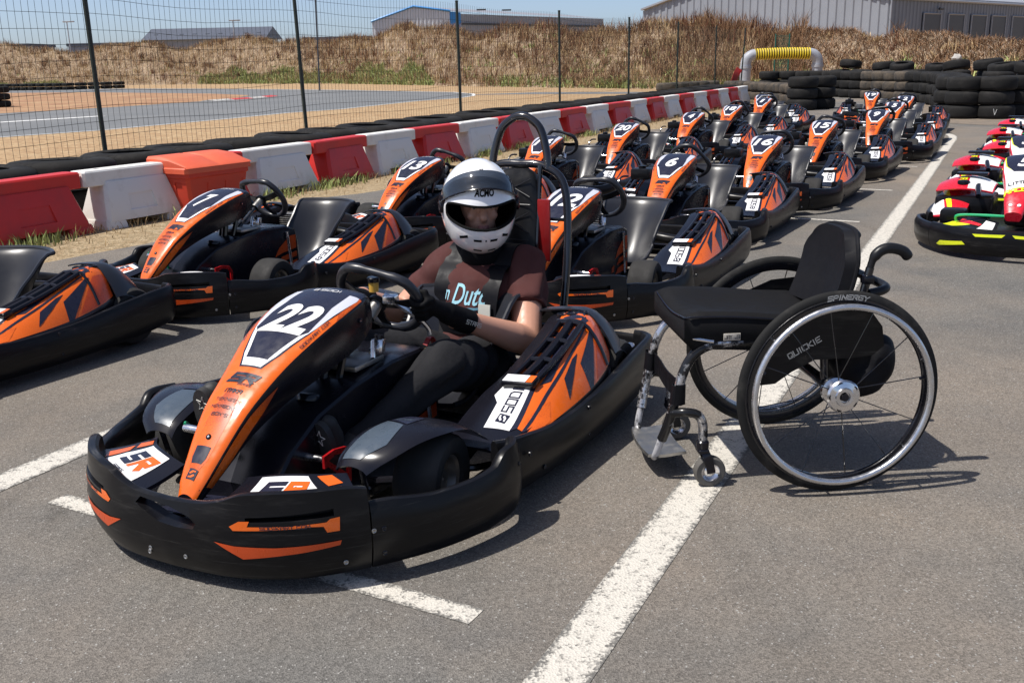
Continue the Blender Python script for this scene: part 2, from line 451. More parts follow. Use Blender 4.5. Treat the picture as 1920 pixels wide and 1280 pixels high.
bp_pts = [(.580, 0), (.571, .15), (.543, .26), (.490, .365), (.412, .452), (.318, .530), (.20, .606), (.06, .662), (-.06, .682), (-.128, .655)]
_bs = spl([(x, y, 0) for x, y in bp_pts], 12)
_bl = [0.]
for a, b in zip(_bs, _bs[1:]): _bl.append(_bl[-1]+(b-a).length)
BLEN = _bl[-1]
def bpath(s):
    q = abs(s); sg = 1 if s >= 0 else -1
    x = float(np.interp(q, _bl, [p.x for p in _bs])); y = float(np.interp(q, _bl, [p.y for p in _bs]))
    e = .004
    x1 = float(np.interp(q+e, _bl, [p.x for p in _bs])); y1 = float(np.interp(q+e, _bl, [p.y for p in _bs]))
    x0 = float(np.interp(max(q-e, 0), _bl, [p.x for p in _bs])); y0 = float(np.interp(max(q-e, 0), _bl, [p.y for p in _bs]))
    t = Vector((x1-x0, y1-y0, 0))
    if q < e: t = Vector((0, 1, 0))
    t.normalize(); n = Vector((t.y, -t.x, 0))
    return Vector((x, y*sg, 0)), Vector((n.x, n.y*sg, 0))
def s_of_lat(y): return math.copysign(float(np.interp(abs(y), [p.y for p in _bs[:97]], _bl[:97])), y)
btop = hermite([0, .10, .17, .24, .46, .55, .66, .72], [.232, .236, .250, .272, .274, .262, .226, .216])
bedge = hermite([.6, .75, .95, BLEN-.12, BLEN], [.222, .205, .215, .248, .252])
def bump_out(s, z, top=None):         # outer face of the front bumper
    p, n = bpath(s); k = (z-.04)/.2
    bulge = .012*math.sin(max(0, min(1, k))*math.pi) - .03*max(0, .25-k)**1.5*3
    return p + n*bulge + Vector((0, 0, z))
def bump_ring(s, zt, zb=.038, th=.034):
    p, n = bpath(s); R_ = []
    for k in (0, .12, .3, .5, .7, .86): R_.append(bump_out(s, zb + (zt-.012-zb)*k))
    for a, dz in ((-.004, -.003), (-.014, 0), (-.024, -.002), (-.032, -.010)): R_.append(p + n*a + Vector((0, 0, zt+dz)))
    for k in (.7, .4, .1): R_.append(p + n*(-th-.004) + Vector((0, 0, zb+(zt-zb)*k)))
    R_.append(p + n*(-th+.006) + Vector((0, 0, zb)))
    return R_

def wall_sweep(path, zts, zb, th=.03, bulge=.01):
    rings = []
    for i, p in enumerate(path):
        t = (path[min(len(path)-1, i+1)] - path[max(0, i-1)]).normalized(); n = Vector((-t.y, t.x, 0))
        zt = zts[i]; b0 = zb[i] if isinstance(zb, list) else zb
        ring = [p + n*o + Vector((0, 0, z)) for o, z in ((-.012, b0), (0, b0+.02), (bulge, b0+(zt-b0)*.45), (.004, zt-.02), (-.004, zt-.004), (-.014, zt), (-.024, zt-.003), (-.03, zt-.014), (-th-.004, b0+(zt-b0)*.5), (-th, b0))]
        rings.append(ring)
    return rings

def wheel_part(name, parent, c, r, w, rimr, turn=0.):
    s = 1 if c[1] > 0 else -1
    X = Matrix.Translation(c) @ Matrix.Rotation(turn, 4, 'Z') @ Matrix.Rotation(-s*math.pi/2, 4, 'X')
    rm = MB(); h = w/2
    rm.lathe([(rimr*1.02, -h*.75), (rimr, -h*.7), (rimr*.93, -h*.3), (rimr*.93, h*.45), (rimr*1.0, h*.68), (rimr*1.05, h*.74), (rimr*1.02, h*.8), (rimr*.9, h*.7), (rimr*.82, h*.35), (rimr*.45, h*.2), (rimr*.42, h*.5), (rimr*.2, h*.52), (.004, h*.5)], 24, 0, X)
    for k in range(3):
        a = k*2*math.pi/3
        rm.lathe([(.006, h*.2), (.006, h*.34), (.001, h*.34)], 6, 1, X @ Matrix.Translation((math.cos(a)*rimr*.62, math.sin(a)*rimr*.62, 0)))
    o = rm.build(name, ['rim', 'chrome'], parent)
    ty = MB()
    pr = [(rimr*1.0, h*.74), (rimr*1.12, h*.93), (r*.80, h*1.02), (r*.91, h*.98), (r*.975, h*.82), (r, h*.55), (r*1.004, 0), (r, -h*.55), (r*.975, -h*.82), (r*.91, -h*.98), (r*.80, -h*1.02), (rimr*1.12, -h*.93), (rimr, -h*.74)]
    ty.lathe(pr, 32, 0, X)
    ty.build('tyre', 'tyre', o)
    return o

def logo_square(mb, cx, cy, s, fn, off, m_bg, m_fg, rot=0.):
    """the maker's square emblem with a stepped S"""
    def tr(p): 
        x, y = p; c, q = math.cos(rot), math.sin(rot); return (cx + x*c - y*q, cy + x*q + y*c)
    k = s/2
    decal(mb, [[tr(p) for p in ((-k, -k*.8), (k*.8, -k), (k, k*.8), (-k*.8, k))]], fn, off, m_bg, .03)
    for pl in ([(-.1, .62), (.62, .62), (.62, .36), (.2, .36), (-.35, -.02), (-.62, .2)], [(.1, -.62), (-.62, -.62), (-.62, -.36), (-.2, -.36), (.35, .02), (.62, -.2)]):
        decal(mb, [[tr((x*k, y*k)) for x, y in pl]], fn, off+.0006, m_fg, .03)

def sheet(mb, fn, us, vs_, mat=0):
    V = [fn(u, v) for u in us for v in vs_]; n = len(vs_)
    F = [(i*n+j, i*n+j+1, (i+1)*n+j+1, (i+1)*n+j) for i in range(len(us)-1) for j in range(n-1)]
    return mb.add(V, F, mat)

def thick(mb, fn, us, vs_, th, mat=0):
    """closed shell: outer sheet fn, inner sheet offset along -normal"""
    e = 1e-3; A = []; B = []
    for u in us:
        for v in vs_:
            p = fn(u, v); n = (fn(u+e, v)-fn(u-e, v)).cross(fn(u, v+e)-fn(u, v-e)); n.normalize()
            A.append(p); B.append(p - n*th)
    n = len(vs_); m = len(us); N0 = len(A); F = []
    for i in range(m-1):
        for j in range(n-1):
            a, b, c, d = i*n+j, i*n+j+1, (i+1)*n+j+1, (i+1)*n+j
            F += [(a, b, c, d), (N0+d, N0+c, N0+b, N0+a)]
    edge = [i*n for i in range(m)] + [(m-1)*n+j for j in range(1, n)] + [i*n+n-1 for i in range(m-2, -1, -1)] + [j for j in range(n-2, 0, -1)]
    for a, b in zip(edge, edge[1:]+edge[:1]): F.append((a, N0+a, N0+b, b))
    return mb.add(A+B, F, mat)

def lin(a, b, n): return [a+(b-a)*i/(n-1) for i in range(n)]

def nhint(p): return Vector((.25, p.y*(6 if p.z < nz_z(p.x)-.03 else 1), .9 if p.z > nz_z(p.x)-.03 else .1))
def number_on_nose(txt, parent, name='race_number'):
    mb = MB(); n = len(txt)
    decal(mb, font_mesh(txt, .150, .074*n + .010*(n-1), .035, .16), lambda x, y: nose_m(x, arc_of(.015)+y), .0028, 0, .02)
    return mb.build(name, 'white', parent, recalc=False)

def build_sr_kart():
    k = empty('rental_kart')
    # --- chassis and floor
    c = MB()
    for s in (-1, 1):
        c.tube(spl([(.45, s*.16, .075), (.2, s*.2, .07), (-.1, s*.26, .065), (-.6, s*.3, .065), (-1.1, s*.3, .07), (-1.3, s*.3, .08)], 4), .016, 8)
        c.tube([(0, s*.2, .08), (0, s*.40, .125)], .014, 8)
        c.tube(spl([(-.2, s*.28, .07), (-.3, s*.5, .075), (-.8, s*.52, .075), (-.9, s*.3, .07)], 4), .012, 8)
    c.tube([(-1.1, -.62, .14), (-1.1, .62, .14)], .02, 10)
    c.tube([(-.65, -.3, .065), (-.65, .3, .065)], .014, 8)
    c.build('chassis', 'blackpaint', k)
    f = MB(); f.box((-.12, 0, .058), (1.05, .5, .008)); f.build('floor_pan', 'steel', k)
    # --- front bumper
    ss = sorted(set(lin(-s_of_lat(.485), s_of_lat(.485), 73)))
    b = MB(); b.loft([bump_ring(s, btop(abs(s))) for s in ss])
    me = b.mesh('front_bumper', ['black'], 40)
    cutters = []
    hole = [(-.10, .205), (-.085, .222), (.02, .214), (.085, .198), (.105, .183), (.095, .168), (.04, .166), (-.02, .172)]
    q = MB(); q.prism([(y, z) for y, z in hole], .45, .70, X=Matrix(((0, 0, 1, 0), (1, 0, 0, 0), (0, 1, 0, 0), (0, 0, 0, 1)))); cutters.append(q.mesh('c', ['black'], smooth=False))
    for s in (-1, 1):
        # long finger slot beside the centre: real recess
        a0, a1 = s_of_lat(.24), s_of_lat(.425); rings = []
        for t in lin(a0, a1, 9):
            p, n = bpath(t*s); kk = (t-a0)/(a1-a0)
            zt = .213 + .012*kk; zb = .193 + .006*kk
            rings.append([p + n*.05 + Vector((0, 0, zb)), p + n*.05 + Vector((0, 0, zt)), p - n*.017 + Vector((0, 0, zt)), p - n*.017 + Vector((0, 0, zb+.01))])
        q = MB(); q.loft(rings); cutters.append(q.mesh('c', ['black'], smooth=False))
    me = booled(me, cutters, 'front_bumper')
    if len(me.materials) == 0: me.materials.append(M['black'])
    fb = link('front_bumper', me, k)
    for s in (-1, 1):
        st = MB()
        fn = lambda a, z, s=s: bump_out(s*a, z)
        fl = lambda p: Vector((p.x, p.y*1.5, 0))
        S = s_of_lat
        decal(st, [[(S(0.2005), .190), (S(0.2244), .204), (S(0.2502), .205), (S(0.2445), .191), (S(0.4106), .194), (S(0.4173), .201), (S(0.4345), .203), (S(0.4326), .168), (S(0.4106), .168), (S(0.4049), .184), (S(0.3820), .187), (S(0.2101), .180)]], fn, .0015, 0, .03, fl)
        decal(st, [[(S(0.1576), .146), (S(0.2101), .139), (S(0.3056), .137), (S(0.4345), .142), (S(0.4317), .130), (S(0.3151), .115), (S(0.2292), .104)]], fn, .0015, 1, .03, fl)
        tx = stroke_text('SODIKART.COM', .0075, .0085, .0017, .32)
        decal(st, [[(s*x + S(0.3295), .1885+y) for x, y in pl] for pl in tx], lambda a, z, s=s: bump_out(s*a, z), .0023, 2, .05, fl)
        st.build('bumper_sticker', ['orange', 'redorange', 'navy'], fb, recalc=False)
    sc_ = MB()
    for lat, z in ((-.06, .085), (.06, .085), (-.07, .07), (.44, .075), (-.44, .075), (.49, .15), (-.49, .15)):
        p = bump_out(s_of_lat(lat), z); _, n = bpath(s_of_lat(lat))
        sc_.lathe([(.0065, -.002), (.0065, .0015), (.005, .0025), (.003, .001), (.0005, .001)], 10, 0, axis_x(p, n))
    tag(sc_.build('bumper_screw', 'steel', fb), kind='stuff')
    # --- panels running back past the front wheels
    for s in (-1, 1):
        b = MB(); a0 = s_of_lat(.485)+.004
        rs = []
        for t in lin(a0, BLEN-.001, 30):
            zt = bedge(t)
            rs.append(bump_ring(s*t, zt, .038 + .02*max(0, (t-BLEN+.2)/.2)))
        b.loft(rs)
        sp_ = b.build('side_panel', 'black', k)
        q = MB()
        for t, z in ((a0+.03, .15), (a0+.03, .08), (BLEN-.06, .19)):
            p = bump_out(s*t, z); _, n = bpath(s*t)
            q.lathe([(.007, -.002), (.007, .0015), (.005, .0025), (.003, .001), (.0005, .001)], 10, 0, axis_x(p, n))
        tag(q.build('panel_screw', 'gloss', sp_), kind='stuff')
        # --- side bumper and rear corner
        path = spl([(-.10, .605, 0), (-.17, .637, 0), (-.3, .655, 0), (-.55, .672, 0), (-.85, .684, 0), (-1.15, .684, 0), (-1.29, .672, 0), (-1.345, .63, 0), (-1.352, .585, 0)], 6)
        path = [Vector((p.x, p.y*s, 0)) for p in path]
        zf = hermite([-1.36, -1.2, -1.0, -.7, -.4, -.2, -.1], [.258, .256, .240, .205, .198, .222, .232])
        zbf = hermite([-1.36, -1.1, -.6, -.2, -.1], [.085, .06, .042, .05, .06])
        if s > 0: path = path[::-1]
        b = MB(); b.loft(wall_sweep([p for p in path], [zf(p.x) for p in path], [zbf(p.x) for p in path], bulge=.012) if s < 0 else wall_sweep(path, [zf(p.x) for p in path], [zbf(p.x) for p in path], bulge=.012))
        sbm = b.build('side_bumper', 'black', k)
        q = MB()
        for x, z in ((-.2, .17), (-.62, .18), (-.62, .09), (-.95, .2), (-.3, .09)):
            y = .672 if x < -.5 else .655
            q.lathe([(.008, -.003), (.008, .0015), (.0055, .003), (.003, .001), (.0005, .001)], 10, 0, axis_x((x, s*(y+.009), z), (0, s, 0)))
        tag(q.build('bumper_bolt', 'gloss', sbm), kind='stuff')
        MB().lathe([(.022, -.004), (.022, .003), (.010, .005), (.001, .004)], 14, 0, axis_x((-1.27, s*.585, .21), (.25, 0, 1))).build('axle_washer', 'chrome', sbm)
        q = MB(); q.box((-1.22, s*.683, .16), (.075, .012, .024), bev=.005); q.build('bumper_slot', 'rim', sbm)
        # ledge between bumper and pod
        q = MB()
        V = []; xs = lin(-1.22, -.16, 20); P = pod_fns()
        for x in xs:
            yo = .66 if x < -.3 else .62
            V += [Vector((x, s*(P(x if x > -1.02 else -1.02, .9).y), .205 if x > -1.05 else .15)), Vector((x, s*yo, zf(x)-.03))]
        q.add(V, [(i*2, i*2+1, i*2+3, i*2+2) for i in range(len(xs)-1)]); q.build('pod_ledge', 'gloss', k)
        # --- front deck inside the bumper with the white series sticker
        def deck(a, t, s=s):
            p, n = bpath(s*s_of_lat(.13+.35*a))
            z = .212 + .016*math.sin(a*3.1) + .018*t*t + .004*t
            return p - n*(.036 + .15*t) + Vector((0, 0, z))
        q = MB(); thick(q, deck, lin(0, 1, 12), lin(0, 1, 7), .012 if s > 0 else -.012)
        dk = q.build('front_deck', 'gloss', k)
        q = MB(); fl = -s
        decal(q, [[(.18, .05), (.78, .05), (.80, .45), (.72, .93), (.22, .93)]], deck, .0015, 0, (.06, .1), fl)
        decal(q, [[(.82, .05), (.93, .1), (.93, .6), (.84, .5)], [(.86, .62), (.95, .7), (.9, .95), (.80, .93)]], deck, .0015, 1, (.06, .1), fl)
        # SR in navy and orange, series beneath
        def dmap(x, y, s=s): return deck(.48 + s*x*2.2, .47 + y*5.2)
        for ch, dx, mm in (('S', -.05, 2), ('R', .045, 1)):
            for pl in stroke_text(ch, .066, .062, .024, shear=.35): decal(q, [[(x+dx, y+.012) for x, y in pl]], dmap, .0026, mm, .03, -1)
        decal(q, [[(x, y-.062) for x, y in pl] for pl in stroke_text('SERIES', .012, .012, .003)], dmap, .0026, 2, .03, -1)
        q.build('series_sticker', ['white', 'orange', 'navy'], dk, recalc=False)
        # --- front wheel and its mudguard
        wheel_part('front_wheel', k, (0, s*.445, .135), .135, .135, .072, R(6))
        def fen(a, t, s=s):
            ux = hermite([0, .12, .3, .5, .68, .85, 1], [.250, .218, .125, .03, -.06, -.13, -.17])(a)
            uz = hermite([0, .12, .3, .5, .68, .85, 1], [.250, .283, .312, .314, .294, .252, .222])(a)
            wi = hermite([0, .3, 1], [.295, .295, .36])(a); wo = hermite([0, .2, .5, 1], [.395, .465, .525, .545])(a)
            cr = max(0., math.sin(math.pi*min(max(t, 0), 1))) ** .6 if 0 < t < 1 else 0
            return Vector((ux, s*(wi+(wo-wi)*t), uz - .018 + .018*cr - (.03 if t > 1 else 0)))
        q = MB(); thick(q, fen, lin(0, 1, 22), lin(0, 1, 12), .006 if s < 0 else -.006)
        fe = q.build('front_mudguard', 'gloss', k)
        q = MB(); decal(q, [[(.06, .14), (.06, .60), (.20, .72), (.40, .50), (.46, .14)]], fen, .0015, 0, (.05, .08), -s)
        decal(q, [[(.42, .52), (.48, .16), (.62, .16), (.58, .50)]], fen, .0015, 1, (.05, .08), -s)
        decal(q, [[(.5 + y*3.4, .34 + x*3.6) for x, y in pl] for pl in stroke_text('SODIKART', .010, .008, .0018)], fen, .002, 0, .1, -s)
        q.build('mudguard_sticker', ['greyblue', 'navy'], fe, recalc=False)
        MB().tube([(.0, s*.36, .14), (.02, s*.35, .30)], .01, 6).build('mudguard_stay', 'blackpaint', k); MB().tube([(.2, s*.36, .14), (.23, s*.36, .265)], .008, 6).build('mudguard_stay', 'blackpaint', k)
        wheel_part('rear_wheel', k, (-1.1, s*.53, .14), .14, .195, .072)
        # --- side pod
        Pd = lambda u, v, s=s: P(u, v, s)
        q = MB()
        vv = [-1, -.5, -.05, 0, .06, .14, .24, .34, .44, .53, .6, .67, .74, .81, .88, .94, .98, 1, 1.4]
        thick(q, Pd, lin(-1.02, -.14, 34), vv, .008 if s > 0 else -.008)
        pod = q.build('side_pod', 'gloss', k)
        q = MB(); fl = -s if False else (-s)
        vm = lambda v: .195 + .805*v
        dec = lambda pls, off, m_, st_=(.04, .08): decal(q, [[(a_, vm(b_)) for a_, b_ in pl_] for pl_ in pls], Pd, off, m_, st_, s*-1)
        dec([[(-.255, .24), (-.262, .66), (-.36, .60), (-.475, .49), (-.478, .04), (-.425, .02), (-.385, .16)]], .0015, 0)
        dec([[(-.285, .73), (-.275, .97), (-.40, .985), (-.70, .985), (-1.0, .97), (-1.015, .5), (-1.01, .06), (-.93, .03), (-.60, .03), (-.482, .04), (-.482, .52)]], .0015, 1)
        dec([[(-.285, .76), (-.278, .96), (-.40, .97), (-.47, .80), (-.36, .73)]], .0021, 2)                       # halftone at the tip
        dec([[(-.262, .67), (-.285, .73), (-.49, .545), (-.48, .49)]], .0021, 3)                                    # dark rib beside the white
        dec([[(-.275, .82), (-.285, .86), (-.56, .70), (-.72, .62), (-.90, .56), (-.90, .53), (-.72, .585), (-.55, .665)]], .0024, 3)
        dec([[(-.60, .735), (-.555, .93), (-.74, .66), (-.70, .655)]], .0024, 3)                                    # arrow
        dec([[(-.50, .57), (-.545, .645), (-.70, .52), (-.66, .49)], [(-.575, .50), (-.60, .58), (-.82, .50), (-.90, .53), (-.93, .46), (-.82, .40), (-.62, .44)]], .0024, 3)
        dec([[(-.50, .08), (-.50, .50), (-.60, .45), (-.80, .42), (-.82, .06)]], .0021, 3)             # dark ground under the ladder
        dec([[(-.72, .76), (-.70, .985), (-.73, .985), (-.90, .65), (-.885, .62)]], .0024, 3)
        dec([[(-.77, .97), (-.92, .66), (-1.0, .70), (-1.0, .965)]], .0021, 4)                                      # dark red behind the rib
        dec([[(-.85, .10), (-.86, .30), (-.90, .18), (-.92, .44), (-.88, .52), (-.93, .56), (-.945, .30), (-.92, .10)]], .0026, 3)
        dec([[(-.95, .10), (-.955, .30), (-.975, .22), (-.985, .36), (-.945, .46), (-1.0, .52), (-1.01, .30), (-.995, .12)]], .0026, 3)
        for u0 in (-.54, -.64, -.74): dec([[(u0, .12), (u0-.012, .40), (u0-.05, .36), (u0-.04, .12)]], .0027, 1)
        # lettering along the white sticker, read from the outside
        def pm(x, y, s=s):             # x to the rear for the left pod, y towards the seat
            u = -.375 - s*x*1.0; w_ = .24
            return Pd(u, vm(.385 + .6*(u+.375)) - y/.30)
        for pl in stroke_text('SODI', .038, .027, .0062, .34): decal(q, [[(x+.028, y) for x, y in pl]], pm, .0026, 3, .03, s)
        logo_square(q, -.065, 0, .046, pm, .0026, 3, 0)
        q.build('pod_sticker', ['white', 'orange', 'orange_dots', 'navy', 'redorange'], pod, recalc=False)
        # ladder-like grab frame on the pod
        q = MB()
        def on(u, v, d=.012, s=s): return Pd(u, .195+.805*v) + Vector((0, 0, d))
        for v in (.10, .52): q.tube([on(u, v, .014) for u in lin(-.50, -.86, 9)], .0105, 8)
        q.tube([on(u, .31, .010) for u in lin(-.50, -.86, 9)], .016, 8)
        for u in (-.50, -.62, -.74, -.86): q.tube([on(u, v, .014) for v in lin(.10, .52, 5)], .0125 if u > -.55 else .010, 8)
        q.tube([on(-.88, v, .010) for v in lin(.02, .98, 9)], .007, 6)
        lad = q.build('grab_frame', 'gloss', pod)
        q = MB(); e_ = .02; c0 = Pd(-.484, .445); tu = (Pd(-.484+e_, .445)-c0).normalized(); tv = (Pd(-.484, .465)-c0).normalized(); nn = tu.cross(tv).normalized(); nn = nn if nn.z > 0 else -nn
        XX = Matrix((tu, tv, nn)).transposed().to_4x4(); XX.translation = c0 + nn*.012
        q.box((0, 0, 0), (.05, .118, .026), 0, XX, .009); q.box((0, -.012, .0135), (.038, .082, .002), 1, XX); q.box((0, .042, .0135), (.038, .022, .002), 2, XX); q.build('frame_cap', ['gloss', 'white', 'orange'], lad)
        q = MB()
        for u, v in ((-.96, .22), (-.985, .42), (-.955, .02)):
            q.lathe([(.022, -.004), (.022, .003), (.016, .006), (.013, .001), (.001, .0)], 14, 0, Matrix.Translation(Pd(u, vm(v))))
        tag(q.build('pod_cap', 'gloss', pod), kind='stuff')
        # rear mudguard, a dark scoop behind the pod
        def rf(a, t, s=s):
            x = -1.0 - .20*a; z0 = P(-1.02, min(t, 1.)).z
            return Vector((x, s*(.325+.305*t), z0 + .012 + .012*math.sin(a*2.5) - .11*a*a*(1+.2*t)))
        q = MB(); thick(q, rf, lin(0, 1, 8), lin(0, 1, 12), .006 if s < 0 else -.006)
        q.build('rear_mudguard', 'seat', k)
    # --- rear bumper
    path = spl([(-1.355, -.60, 0), (-1.375, -.4, 0), (-1.38, 0, 0), (-1.375, .4, 0), (-1.355, .60, 0)], 6)
    b = MB(); b.loft(wall_sweep(path, [.24]*len(path), .09, bulge=.012)); b.build('rear_bumper', 'black', k)
    q = MB(); sheet(q, lambda x, y: Vector((x, y, .10 + .22*max(0, x-.30) + .02*math.cos(y*9))), lin(.08, .535, 8), lin(-.17, .17, 9)); q.build('front_tray', 'navy', k)
    # --- nose fairing
    ts = [-2, -1.7, -1.4, -1.15, -1.03, -1, -.96, -.91, -.82, -.6, -.3, 0, .3, .6, .82, .91, .96, 1, 1.03, 1.15, 1.4, 1.7, 2]
    b = MB(); b.loft([[nose(x, t) for t in ts] for x in lin(.505, -.225, 44)])
    nf = b.build('nose_fairing', 'gloss', k, angle=50)
    q = MB(); st_ = (.03, .12)
    N_ = lambda u, v: nose(u, v)
    dn = lambda pls, off, m_, st2=st_: decal(q, pls, N_, off, m_, st2, nhint)
    dn([[(.5046, -.97), (.5046, .97), (.46, .98), (.3, .98), (.1, .98), (-.05, .98), (-.155, .975), (-.155, -.975), (-.05, -.98), (.1, -.98), (.3, -.98), (.46, -.98)]], .0010, 0)
    dn([[(.462, -.40), (.462, .34), (.440, .55), (.35, .55), (.30, .35), (.28, -.2), (.35, -.45), (.440, -.55)]], .0015, 1)
    dn([[(.452, -.38), (.452, .30), (.440, .42), (.418, .42), (.418, -.42), (.440, -.46)]], .0021, 2)
    # number plate: dark field, white V, silver wings
    dn([[(.215, -.42), (.215, .42), (.160, .64), (.07, .80), (-.02, .87), (-.12, .935), (-.215, .96), (-.215, -.96), (-.12, -.935), (-.02, -.87), (.07, -.80), (.160, -.64)]], .0015, 2)
    dn([[(.210, -.36), (.210, .36), (.184, .46), (.184, -.46)]], .0021, 3)
    for s in (-1, 1):
        dn([[(u, v*s) for u, v in ((.210, .355), (.168, .55), (.10, .70), (.060, .78), (.085, .63), (.178, .40))]], .0022, 3)
        dn([[(u, v*s) for u, v in ((.075, .76), (.04, .82), (-.03, .855), (-.135, .925), (-.155, .91), (-.155, .66), (-.06, .64), (-.01, .70), (.03, .72))]], .0021, 4)
        dn([[(u, v*s) for u, v in ((-.155, .97), (-.155, .91), (-.10, .91), (-.05, .89), (-.02, .97))]], .0018, 1)
        # orange flash on the flank near the tip
        dn([[(u, v*s) for u, v in ((.475, 1.12), (.40, 1.10), (.32, 1.12), (.22, 1.22), (.30, 1.55), (.40, 1.80), (.465, 1.85))]], .0012, 0, (.03, .2))
        dn([[(u, v*s) for u, v in ((.32, 1.14), (.22, 1.22), (.29, 1.52))]], .0018, 1, (.03, .2))
        # web address along the edge band
        L0 = arc_of(.06)
        def em(x, y, s=s):
            a = L0 + s*x*.985*s if s > 0 else L0 - x
            xx = nose_arc(a); return nose(xx, s*(.905 - (s*y)/nz_w(xx)*s*s))
        for pl in stroke_text('SODIKART.COM', .0075, .0088, .0016, .33):
            if s > 0: decal(q, [[(x, y) for x, y in pl]], lambda x, y: nose(nose_arc(L0+x), .90 + .03*0 - y/nz_w(nose_arc(L0+x))), .0027, 2, .02, 1)
            else: decal(q, [[(x, y) for x, y in pl]], lambda x, y: nose(nose_arc(L0-x), -.90 + y*-1/nz_w(nose_arc(L0-x))*-1), .0027, 2, .02, 1)
    aV = arc_of(.215)
    def tx(txt, a, h, w, th, mm, gap=.33, sh=.2, dx=0.):
        for pl in stroke_text(txt, h, w, th, gap, sh): decal(q, [[(x+dx, y) for x, y in pl]], lambda x, y: nose_m(x, a+y), .0028, mm, .03, 1)
    tx('SR', aV-.040, .026, .034, .0105, 2, .3, .45)
    tx('SERIES', aV-.062, .006, .0065, .0013, 2, .3, .2, .02)
    tx('ITAKA', aV-.088, .011, .0105, .0028, 2, .25, .15)
    tx('TEKNEEX', aV-.118, .0085, .0092, .0014, 2)
    tx('MEKABONE', aV-.142, .0085, .0080, .0014, 2)
    tx("BOX'S", aV-.166, .0085, .0092, .0015, 2)
    tx('SODI', arc_of(-.165), .013, .017, .0022, 3, .3, 0, .012)
    logo_square(q, -.042, arc_of(-.165), .018, lambda x, y: nose_m(x, y), .0028, 3, 2)
    logo_square(q, 0, arc_of(.474)+.003, .032, lambda x, y: nose_m(x, y), .0027, 2, 0)
    q.build('nose_sticker', ['orange', 'orange_dots', 'navy', 'white', 'silverprint', 'redorange'], nf, recalc=False)
    q = MB()
    for x, t in ((.40, .02), (-.12, 1.35), (-.12, -1.35)):
        p = nose(x, t); e = 1e-3; n = (nose(x+e, t)-p).cross(nose(x, t+e)-p).normalized()
        X = axis_x(p, n)
        q.lathe([(.008, -.002), (.008, .004), (.0055, .006), (.004, .003), (.0005, .003)], 12, 0, X)
        q.lathe([(.0035, .003), (.0035, .0045), (.0002, .0045)], 8, 1, X)
    tag(q.build('nose_screw', ['gloss', 'chrome'], nf), kind='stuff')
    # --- centre console with the tank
    b = MB(); prof = [(.33, .085), (.32, .17), (.24, .245), (.10, .315), (-.08, .352), (-.30, .372), (-.48, .366), (-.56, .335), (-.58, .25), (-.58, .08)]
    rings = []
    for y, ins in ((-.135, .03), (-.128, .008), (-.11, 0), (.11, 0), (.128, .008), (.135, .03)):
        cx, cz = -.13, .2
        rings.append([Vector((cx+(x-cx)*(1-ins*1.2), y, cz+(z-cz)*(1-ins*2.2))) for x, z in prof])
    b.loft(rings); con = b.build('centre_console', 'gloss', k, angle=30)
    for s in (-1, 1):
        q = MB()
        fn = lambda x, z, s=s: Vector((x, s*.1355, z))
        for pl in ([(-.55, .10), (-.55, .15), (-.40, .13), (-.36, .10)], [(-.55, .17), (-.55, .20), (-.42, .185), (-.38, .15)], [(-.55, .22), (-.55, .30), (-.50, .30), (-.40, .24), (-.36, .19), (-.42, .205)], [(-.34, .12), (-.35, .16), (-.31, .15), (-.30, .12)]):
            decal(q, [pl], fn, .0012, 0, .1, Vector((0, s, 0)))
        q.build('console_sticker', ['redorange'], con, recalc=False)
    q = MB(); q.lathe([(.035, -.01), (.035, .006), (.032, .010), (.010, .012), (.001, .010)], 20, 0, Matrix.Translation((.02, .04, .335)) @ Matrix.Rotation(R(-16), 4, 'Y')); q.build('tank_cap', 'gloss', con)
    for s in (-1, 1): MB().tube([(-.49, s*.145, .09), (-.47, s*.142, .33)], .009, 8).build('console_strut', 'chrome', con)
    # --- steering
    n_ = Vector((-.835, 0, .55)); ctr = Vector((-.45, .0, .535))
    q = MB(); q.tube([(-.02, 0, .25), ctr - n_*.02], .011, 8); q.tube([(-.10, 0, .33), (-.16, 0, .60)], .018, 8)
    for s in (-1, 1): q.tube([(-.12, s*.05, .35), (-.20, s*.06, .56)], .012, 8)
    scol = q.build('steering_column', 'blackpaint', k)
    q = MB(); q.lathe([(.022, -.05), (.022, .02), (.03, .022), (.03, .03), (.012, .032)], 14, 0, axis_x(ctr - n_*.05, n_)); q.build('steering_boss', 'steel', scol)
    W = Matrix.Translation(ctr) @ Matrix((n_.cross(Vector((.55, 0, .835))).normalized(), Vector((.55, 0, .835)), n_)).transposed().to_4x4() @ Matrix.Rotation(R(-14), 4, 'Z')
    q = MB(); ring = []
    for i in range(40):
        a = 2*math.pi*i/40; r = .148 - (.03*max(0, math.sin(a)-.72)/.28 if math.sin(a) > .72 else 0)
        ring.append((r*math.cos(a), r*math.sin(a) - .0, 0))
    rad = [.0135 + .004*(abs(math.cos(2*math.pi*i/40)) > .35) for i in range(40)]
    q.tube(ring, rad, 10, closed=True, X=W)
    sw = q.build('steering_wheel', 'seat', k)
    q = MB()
    for a in (R(10), R(170), R(270)):
        d = Vector((math.cos(a), math.sin(a), 0)); p = Vector((-d.y, d.x, 0))
        q.strap([d*.02 + Vector((0, 0, -.03)), d*.08 + Vector((0, 0, -.022)), d*.142], .034, .006, p, 0, W)
    q.lathe([(.001, -.02), (.03, -.02), (.034, -.03), (.034, -.036), (.001, -.036)], 16, 0, W)
    q.build('wheel_spoke', 'black', sw)
